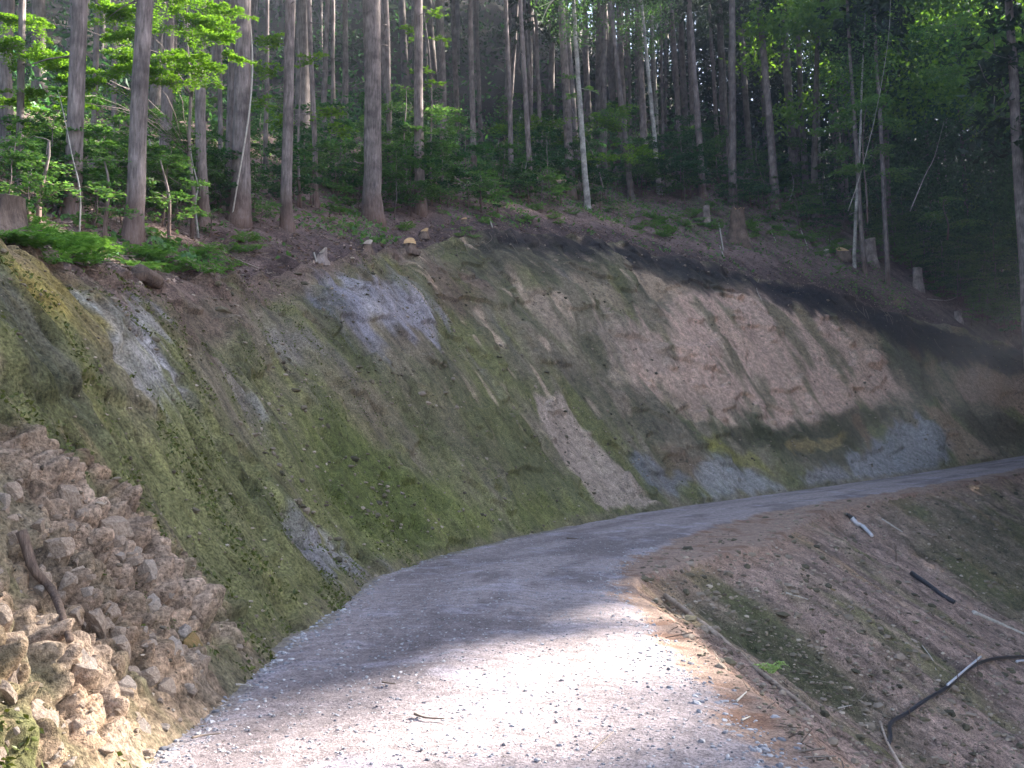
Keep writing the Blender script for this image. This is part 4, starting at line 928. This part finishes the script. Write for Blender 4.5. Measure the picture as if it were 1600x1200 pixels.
# debris on the outer slope
n = 9000; px = 1000+q.random(n)*640; py = 740+q.random(n)*480; P = []
for a_, b_ in zip(px, py):
    h = hit(a_, b_, ('fill', 'road'))
    if h and (h[1] and True):
        o_x = h[0]; P.append(o_x[:])
P = np.array(P); i_n = np.array([((toe[::8, 0]-p[0])**2+(toe[::8, 1]-p[1])**2).min() for p in P])**.5; P = P[i_n > RW+.3]
scatter_on('slope_clods', P[:1300], M['clod'], 'stone', q, .045, 'brown clods lying over the outer slope', 'clods')
scatter_on('slope_crumbs', P[1300:5400], M['cstone'], 'stone', q, .022, 'clods and small stones over the brown outer slope', 'pebbles')
twigs('slope_twigs', P[6200:]+[0, 0, .02], q, .18, .006, 'small twigs and roots scattered over the brown outer slope')

# ---------------------------------------------------------------- stumps and cut logs
def stump(px, py, wpx, hpx, lab, seed, flare=.5, face='cutwood', tilt=(0, 0), buttress=.15, torn=0., cat='stump', grp=None, lean=(0, 0)):
    h = None; oy = py
    while h is None: h = hit(px, py, ('floor', 'bank')); py += 3
    if py > oy+4: print('stump lowered', lab, py-oy)
    p = h[0]; r = wpx/2/FPX*p.y; H = hpx/FPX*p.y
    root = empty('tree_stump', p, lab, cat, grp); q = np.random.default_rng(seed); seg = 28; z = np.array([-.6, -.25, 0, .12, .3, .55, .8, 1.0])
    th = np.linspace(0, 2*np.pi, seg, endpoint=False); ph = q.random()*6
    V = []
    for zz in z:
        fl = math.exp(-max(zz, -.1)*3.2); rr_ = r*(1+flare*fl+buttress*(fl+.15)*np.sin(th*5+ph)+.05*q.normal(size=seg)+.06*np.sin(th*2+ph*2))
        zt = zz*H+(np.cos(th)*tilt[0]-np.sin(th)*tilt[1])*r*(zz > .9)+torn*r*q.random(seg)*(zz > .9)
        V.append(np.stack([np.cos(th)*rr_+lean[0]*zz*H, np.sin(th)*rr_+lean[1]*zz*H, zt], 1))
    V = np.concatenate(V); F = grid_faces(len(z), seg); i = np.arange((len(z)-1)*seg); a = i; b = (i//seg)*seg+(i+1) % seg; F = np.stack([a, b, b+seg, a+seg], 1)
    mesh_np('bark', V, F, M['stump_grey' if 'grey' in lab or 'pale' in lab else 'stump'], root, True)
    T = V[-seg:]; c = T.mean(0); rings = [T]+[c+(T-c)*k+np.array([0, 0, .004]) for k in (.93, .6, .3)]
    V2 = np.concatenate(rings+[c[None]]); i = np.arange(3*seg); a = i; b = (i//seg)*seg+(i+1) % seg; F4 = np.stack([a, b, b+seg, a+seg], 1); k = np.arange(seg); F3 = np.stack([3*seg+k, 3*seg+(k+1) % seg, np.full(seg, 4*seg)], 1)
    mesh_np('cut_face', V2+[0, 0, .002], [F4, F3], M[face], root)
    return root
stump(12, 365, 44, 58, 'big dark flared stump at the far left edge of the bank top', 1, .8, 'cutwood_grey', (0, 0), .2)
stump(1104, 347, 10, 26, 'small slim pale stump left of the tall red stump', 2, .35, 'cutwood_grey')
stump(1153, 378, 20, 50, 'tall reddish stump with notched top and splayed roots, right of the slim stump', 3, 1.0, 'cutwood', (.1, 0), .22, .5)
stump(1361, 410, 16, 38, 'grey stump with pale sawn top at right, upper left of the three there', 4, .5, 'cutwood', (.15, 0))
stump(1458, 418, 19, 40, 'tall grey-barked stump with pale top, furthest right', 5, .25, 'cutwood', (.1, 0))
stump(1434, 450, 14, 32, 'short moss-hung stump with pale top just left of the furthest right stump', 6, .3, 'cutwood')
stump(1318, 405, 22, 14, 'low stump with slanted orange sawn face at the lip right of the tall red stump', 7, .5, 'cutwood', (-.2, -.7))
stump(640, 392, 20, 13, 'low stump with round yellow sawn face tilted to the road', 8, .35, 'cutwood', (0, -1.1))
stump(662, 370, 15, 9, 'small stump with orange-yellow sawn face behind the round yellow one', 9, .35, 'cutwood', (.5, -.8))
stump(574, 392, 16, 12, 'small dull orange stump left of the round yellow one', 10, .4, 'cutwood_grey', (.3, -1.0))
stump(502, 408, 16, 14, 'stump with pinkish slanted face leaning out of the lip above the grey-violet patch', 11, .4, 'cutwood_grey', (.9, -.8))
stump(725, 348, 9, 6, 'tiny orange stump near the start of the black lip', 12, .3, 'cutwood', (.3, -.8))
stump(1497, 500, 10, 14, 'little grey stump at the right end above the dark lip', 13, .3, 'cutwood_grey')
stump(1290, 398, 10, 7, 'little pale stub beside the low orange-faced stump', 14, .3, 'cutwood_grey', (.4, -.5))

def stick(pts, r, mat, lab, cat='stick', name='stick', grp=None, seg=6, base=None, lift=0.02, taper=.5, wob=.15):
    """pts: pixels laid on the surface, or (px,py,depth) points"""
    W = []
    for p in pts:
        if len(p) == 3: W.append(np.array(at(*p)))
        else:
            h = hit(p[0], p[1])
            if h: W.append(np.array(h[0])+np.array(h[1])*lift)
    if len(W) < 2: print('stick missed', lab); return None
    W = np.array(W); n = max(8, len(W)*5); T = np.linspace(0, 1, len(W)); t_ = np.linspace(0, 1, n)
    if len(W) > 2:
        m = np.gradient(W, T, axis=0); i = np.clip(np.searchsorted(T, t_, side='right')-1, 0, len(T)-2); h_ = (T[i+1]-T[i]); u_ = ((t_-T[i])/h_)[:, None]; h_ = h_[:, None]
        P = (2*u_**3-3*u_**2+1)*W[i]+(u_**3-2*u_**2+u_)*m[i]*h_+(-2*u_**3+3*u_**2)*W[i+1]+(u_**3-u_**2)*m[i+1]*h_
    else: P = W[0]+(W[1]-W[0])*t_[:, None]
    o0 = P[0].copy(); P = P-o0; v_, f_ = tube(P, np.linspace(r, r*taper, n), seg, wob, len(lab)); a = Acc(); a.add(v_, *f_)
    o = a.build(name, M[mat], None, True); o.location = o0; tag(o, lab, cat, grp); return o
# log end poking from the left lip
stick([(212, 432), (246, 446)], .13, 'stump', 'short dark log end poking out of the lip at left', 'log', 'log', seg=12, lift=.08, taper=1)
stick([(1123, 350), (1130, 392)], .05, 'dead', 'white barkless stick standing left of the tall red stump', lift=.05)
stick([(1124, 385), (1132, 405)], .035, 'dead', 'short white stick end below the white barkless stick', lift=.03)
stick([(1204, 362), (1212, 378)], .035, 'dead', 'short white stick right of the tall red stump', lift=.05)
stick([(1251, 361), (1258, 378), (1262, 391)], .035, 'dead', 'crooked white stick further right of the tall red stump', lift=.05)
stick([(1294, 375), (1303, 384)], .05, 'dead', 'stubby pale stick above the low orange-faced stump', lift=.05)
stick([(1448, 468), (1480, 470), (1500, 462)], .03, 'dead', 'thin pale bent branch lying below the furthest right stump', lift=.05)
stick([(1584, 506), (1592, 500), (1602, 490)], .04, 'dead', 'white branch end at the right edge above the lip', lift=.25)
stick([(1190, 470), (1182, 452), (1186, 435)], .015, 'dead', 'pale root hooking out of the dark lip at centre right')
stick([(764, 346), (768, 358)], .05, 'dead', 'pale splintered stub at the start of the black lip', lift=.08)
stick([(490, 398), (494, 412)], .025, 'dead', 'thin pale splinter beside the pinkish slanted stump', lift=.05)
# roots hanging from the lip
q = np.random.default_rng(150)
for i in range(34):
    px = q.choice([q.uniform(660, 800), q.uniform(1150, 1480), q.uniform(520, 700)]); py = np.interp(px, [500, 600, 700, 780, 900, 1000, 1150, 1300, 1480], [432, 410, 392, 362, 368, 400, 430, 455, 530])+q.normal()*8
    L = 14+26*q.random(); sl = .5+.5*q.random(); pts = [(px, py), (px+L*.3*sl+3*q.normal(), py+L*.5), (px+L*.7*sl+5*q.normal(), py+L)]
    try: stick(pts, .006+.008*q.random(), 'twig', 'thin bare root trailing down the cut from the torn lip', 'root', 'root', 'thin roots trailing from the lip', 5, lift=.04)
    except TypeError: pass
for i, (pts, r, lab) in enumerate([
    ([(300, 1158), (318, 1154), (345, 1151)], .008, 'thin brown stick on the gravel at lower left'),
    ([(365, 1072), (380, 1074), (395, 1077)], .008, 'grey twig lying where the rubble meets the gravel'),
    ([(298, 1138), (322, 1136)], .006, 'small reddish twig above the thin brown stick on the gravel'),
    ([(648, 1120), (665, 1126), (695, 1128)], .009, 'brown twig lying in the sunlit gravel at centre'),
    ([(886, 842), (902, 843)], .02, 'tiny dark twig on the shaded road before the bend'),
    ([(598, 1070), (618, 1073)], .007, 'short dark twig at the edge of the sunlit gravel'),
    ([(925, 1178), (960, 1148)], .005, 'fine dark twig on the shaded gravel at lower centre'),
    ([(1150, 1100), (1166, 1085)], .009, 'pale pinkish chip of wood on the shoulder edge'),
    ([(1158, 1130), (1172, 1124)], .008, 'second pale chip of wood nearer on the gravel edge'),
    ([(1310, 1108), (1330, 1103)], .012, 'short pale stick on the slope below the fern'),
    ([(1378, 812), (1410, 832)], .035, 'pale bare stick high on the outer slope right of the sleeve'),
    ([(1440, 1010), (1455, 1030), (1462, 1048)], .012, 'thin pale stick leaning above the black pipe'),
    ([(1228, 928), (1262, 938)], .02, 'thin grey stick below the reddish shoulder'),
    ([(1520, 958), (1560, 975), (1605, 994)], .07, 'weathered grey log lying on the slope at the right edge')]):
    stick(pts, r, 'dead' if 'pale' in lab or 'grey' in lab else 'twig', lab, 'log' if 'log' in lab else 'stick', 'log' if 'log' in lab else 'stick')
stick([(1040, 932), (1110, 985), (1180, 1045), (1240, 1092), (1302, 1142)], .045, 'rock', 'long weathered pale timber pole lying along the crest beside the near road', 'pole', 'timber_pole', seg=10, lift=.005, taper=.7, wob=.5)
# black pipe, its sleeve and stakes at the lower right
pp = stick([(1385, 1172), (1383, 1158), (1386, 1136), (1410, 1120), (1440, 1102), (1480, 1076), (1500, 1055), (1524, 1040), (1560, 1032), (1640, 1030)], .035, 'pipe', 'black flexible pipe curving over brown slope at lower right, held by stakes', 'pipe', 'drain_pipe', seg=10, lift=.10, taper=1, wob=0)
stick([(1470, 1078), (1500, 1052), (1526, 1036)], .022, 'pipe_w', 'pale half-round sleeve lying along the top of black pipe', 'sleeve', 'pipe_sleeve', seg=8, lift=.165, taper=1, wob=0)
stick([(1586, 1038), (1606, 1036)], .03, 'pipe_w', 'pale sleeve end at the right edge beside the black pipe', 'sleeve', 'pipe_sleeve', lift=.08, taper=1, wob=0)
stick([(1372, 1134), (1380, 1165), (1402, 1215)], .02, 'cutwood_grey', 'split pinkish-white stake lying beside the near end of the pipe', 'stake', 'stake', lift=.08, taper=1)
def upstake(px, py, hpx, r, lab):
    p = hit(px, py)[0]; H = hpx/FPX*p.y; P = np.array([[0, 0, -.1], [.01, 0, H*.5], [.0, .02, H]]); v_, f_ = tube(P, [r*.6, r*.6, r*.5], 6, .2, 5); a = Acc(); a.add(v_, *f_); o = a.build('stake', M['stump'], None); o.location = p; tag(o, lab, 'stake')
upstake(1528, 1068, 48, .014, 'thin grey stake upright through the bend of the black pipe')
upstake(1497, 1080, 30, .014, 'thin grey stake below the pale sleeve on the pipe')
upstake(1421, 1128, 22, .014, 'short grey stake at the lower curve of the black pipe')
upstake(1400, 878, 26, .03, 'thin upright stick at mid slope, left one of a crossed pair')
stick([(1398, 875), (1412, 858, 24.)], .02, 'dead', 'thin leaning stick at mid slope, right one of a crossed pair') if False else None
hs_ = stick([(1328, 812), (1336, 820), (1345, 824), (1360, 840)], .07, 'pipe_w', 'pale torn sleeve round the upper end of black hose high on slope', 'sleeve', 'pipe_sleeve', seg=8, lift=.07, taper=.7, wob=.55)
stick([(1320, 807), (1333, 814)], .055, 'pipe', 'dark hose end sticking out of the pale torn sleeve', 'hose', 'hose', lift=.10, taper=1)
stick([(1424, 898), (1448, 915), (1470, 932), (1490, 944)], .07, 'pipe', 'black hose length half buried across the middle of the slope', 'hose', 'hose', seg=8, lift=.05, taper=.9)
# dead branches hanging in the upper right and the white one at top centre
def air(pts, depth, r, lab): stick([(x, y, depth) for x, y in pts], r*(1 if pts[0][0] < 1000 else .55), 'dead' if pts[0][0] < 1000 else 'far_bark', lab, 'branch', 'dead_branch', taper=.3)
air([(872, -6), (858, 8), (843, 40)], 40, .035, 'white dead branch hanging at the top edge above the centre right')
air([(862, 2), (842, 12)], 40, .02, 'side twig of the white dead branch at the top edge')
air([(1530, 100), (1545, 130), (1580, 142)], 45, .04, 'curved pale dead branch at upper right')
air([(1554, 150), (1556, 180), (1600, 188)], 45, .04, 'second curved pale dead branch at right, below the first')
air([(1525, 160), (1490, 200), (1440, 250)], 45, .025, 'long thin dead branch slanting down left at upper right')
air([(1540, 200), (1500, 225), (1530, 205)], 45, .02, 'thin crooked dead twig at right under the curved ones')
air([(1538, 80), (1570, 90), (1600, 92)], 45, .03, 'short dead branch near the right edge above the curved ones')
# the dark rough trunk at the right edge
pb = down(at(1608, 420, 46).x, 46); pb = pb[0] if pb else at(1608, 420, 46); pt = at(1576, 0, pb.y); vec = ((pt.x-pb.x)/(pt.z-pb.z), 0)
make_tree(pb, vec, 26/2/FPX*pb.y, 26, 'cedar', 290, 'rough dark trunk entering at the top right corner', 'tree', None, 'cedar_tree', 8)
# twisted saplings near left trunks
for pts, r, lab in [([(248, 280), (238, 240), (228, 190), (228, 140)], .045, 'pale bent sapling stem right of the thick straight left trunk'),
    ([(310, 372), (305, 320), (309, 290), (300, 250), (294, 190)], .04, 'crooked grey stem kinking beside the maple stem'),
    ([(124, 372), (125, 300), (112, 240), (100, 180), (90, 140)], .03, 'thin grey stem curling up beside the second trunk from left'),
    ([(545, 300), (540, 270), (530, 250)], .03, 'thin pale bent stem left of the largest bare cedar'),
    ([(1232, 318), (1240, 290), (1236, 268)], .03, 'thin curved pale stem behind the bright leaning cedar'),
    ([(1288, 322), (1298, 290), (1306, 265), (1308, 200)], .018, 'thin stem leaning right below the spreading sapling'),
    ([(1422, 330), (1445, 275), (1460, 245), (1475, 190)], .018, 'pale straight pole leaning between the slender right trunks'),
    ([(1325, 330), (1345, 270), (1370, 170), (1388, 60), (1392, -20)], .017, 'pale pole leaning right through the spreading sapling')]:
    h = hit(*pts[0], ('floor',)); dd = h[0].y if h and h[0].y < 80 else 50
    stick([(x, y, dd) for x, y in pts], r*dd/25*.8, 'pale', lab, 'sapling', 'bare_sapling', taper=.25)

# ---------------------------------------------------------------- rocks of the crumbling bank
def rock_mesh(seed):
    q = np.random.default_rng(seed); V, F = ico()
    for _ in range(3):
        e = {}; nF = []; V = list(map(tuple, V))
        def mid(a, b):
            k = (min(a, b), max(a, b))
            if k not in e: m = (np.array(V[a])+V[b])/2; m /= np.linalg.norm(m); e[k] = len(V); V.append(tuple(m))
            return e[k]
        for a, b, c in F: ab, bc, ca = mid(a, b), mid(b, c), mid(c, a); nF += [(a, ab, ca), (b, bc, ab), (c, ca, bc), (ab, bc, ca)]
        F = nF; V = np.array(V)
    for _ in range(13):
        nn = rdir(1, q)[0]; dd = .40+.36*q.random(); t_ = V@nn-dd; V = np.where(t_[:, None] > 0, V-nn*t_[:, None]*.92, V)
    V *= 1+.10*fbm(V[:, 0]*3+seed, V[:, 1]*3+V[:, 2]*2.3, 3, seed)[:, None]
    return V, np.array(F)
RM = [rock_mesh(i) for i in range(7)]; RD = {}
def rock(px, py, wpx, hpx, lab, k, mat='rock', rot=0., grp=None, cat='rock'):
    h = hit(px, py); 
    if h is None: return
    p = h[0]; d = p.y; V, F = RM[k % 7]; key = (k % 7, mat)
    if key not in RD: RD[key] = mesh_np('rock', V, F, M[mat], link=False).data
    o = bpy.data.objects.new('rock', RD[key]); COL.objects.link(o); w_, h_ = wpx/2/FPX*d*1.1, hpx/2/FPX*d*1.1
    o.scale = (w_, min(w_, h_)*.9, h_); o.rotation_euler = (.15, rot, 0.3*math.sin(k)); o.location = p-h[1]*min(w_, h_)*.45; tag(o, lab, cat, grp)
q = np.random.default_rng(160)
for i, (a_, b_, w_, h_, m_, r_, lab) in enumerate([
    (150, 972, 46, 92, 'rock', -.3, 'tall pale slab set in the middle of the rubble bank'), (222, 893, 42, 66, 'rock2', -.3, 'pale grey slab at the top right of the rubble'),
    (127, 1045, 40, 70, 'rock2', -.2, 'squarish grey-faced block left of centre in the rubble'), (190, 1077, 48, 36, 'rock', .2, 'rounded tan boulder low in the rubble'),
    (296, 1012, 40, 100, 'mossrock', -.35, 'orange and moss-green slab at the foot of the green slope'), (300, 1084, 38, 22, 'rock', 0, 'flat rock at the foot of the mossy slab'),
    (20, 1062, 32, 90, 'rock', -.15, 'upright tan slab at the left edge of the photo'), (215, 1118, 34, 34, 'rock', .4, 'leaning grey-tan rock beside the gravel edge'),
    (8, 782, 26, 46, 'rock2', 0, 'rounded boulder at the left edge above the rubble'), (243, 945, 40, 50, 'rock2', -.3, 'fractured grey rock right of the tall pale slab'),
    (70, 1120, 70, 60, 'rock', .5, 'broad sunlit rock at the lower left corner'), (165, 1170, 40, 26, 'rock', 0, 'low tan rock at the bottom beside the gravel'),
    (65, 900, 30, 44, 'rock', -.3, 'tan rock beside the pale diagonal root'), (95, 930, 34, 40, 'rock', -.3, 'tan rock just right of the pale diagonal root'),
    (190, 1010, 40, 44, 'rock', -.4, 'tan block between the tall slab and the mossy slab'), (180, 850, 36, 30, 'rock', -.5, 'tan rock at the upper edge of the rubble'),
    (110, 830, 40, 26, 'rock', -.4, 'flat tan rock near the top of the rubble'), (240, 1000, 30, 34, 'rock', -.2, 'small tan rock left of the mossy slab'),
    (372, 1010, 22, 16, 'rock', 0, 'small tan rock at the foot of the mossy bank by the gravel'), (258, 1137, 26, 20, 'rock2', 0, 'grey stone at the gravel edge, lower left'),
    (1301, 922, 16, 16, 'mossrock', 0, 'orange stone in the middle of the outer slope'), (1425, 1000, 24, 20, 'rock2', 0, 'pale grey stone low on the outer slope'),
    (868, 406, 9, 7, 'rock', 0, 'pale stone near the lip left of the tan slip')]):
    rock(a_, b_, w_, h_, lab, i, m_, r_)
rp = [(-10, 700), (60, 720), (160, 800), (240, 870), (310, 970), (330, 1080), (220, 1190), (-20, 1200)]
n = 0
while n < 105:
    a_, b_ = -10+345*q.random(), 700+500*q.random()
    if sdf_poly(np.array([a_]), np.array([b_]), rp)[0] > 0: continue
    s_ = 13+34*q.random()**2.3; rock(a_, b_, s_*(.8+.6*q.random()), s_*(.8+.8*q.random()), 'small tan rock bedded among many in the crumbling rubble bank', int(q.integers(0, 7)), 'rock' if q.random() < .75 else 'rock2', -.6*q.random(), 'small rocks of the rubble bank'); n += 1
for i in range(60):
    a_, b_ = q.choice([q.uniform(1000, 1440), q.uniform(820, 1000)]), 430+220*q.random(); 
    if b_ < np.interp(a_, [800, 1000, 1200, 1440], [440, 450, 460, 540]): continue
    s_ = 4+6*q.random()**2; rock(a_, b_, s_*1.3, s_, 'small angular stone sticking out of the tan slip', int(q.integers(0, 7)), 'rock', -.6*q.random(), 'small stones of the tan slip')
stick([(28, 850), (46, 888), (75, 940), (100, 985)], .034, 'stump', 'pale thick root running diagonally down the rubble at left', 'root', 'root', seg=10, lift=.10, taper=.6)
print('objects', len(bpy.data.objects))


# ---------------------------------------------------------------- air
bpy.ops.mesh.primitive_cube_add(size=1)
hz = bpy.context.object; hz.name = 'haze'; hz.location = (0, 60, 40); hz.scale = (460, 460, 130); tag(hz, 'thin forest haze', 'haze', kind='stuff'); hz.data.name = 'haze'
hm = bpy.data.materials.new('haze'); hm.use_nodes = True; hn = hm.node_tree; hn.nodes.remove(hn.nodes['Principled BSDF'])
pv = hn.nodes.new('ShaderNodeVolumePrincipled'); pv.inputs['Color'].default_value = (.80, .86, 1, 1); pv.inputs['Density'].default_value = .0009; pv.inputs['Anisotropy'].default_value = .3
hn.links.new(pv.outputs[0], hn.nodes['Material Output'].inputs['Volume']); hz.data.materials.append(hm)
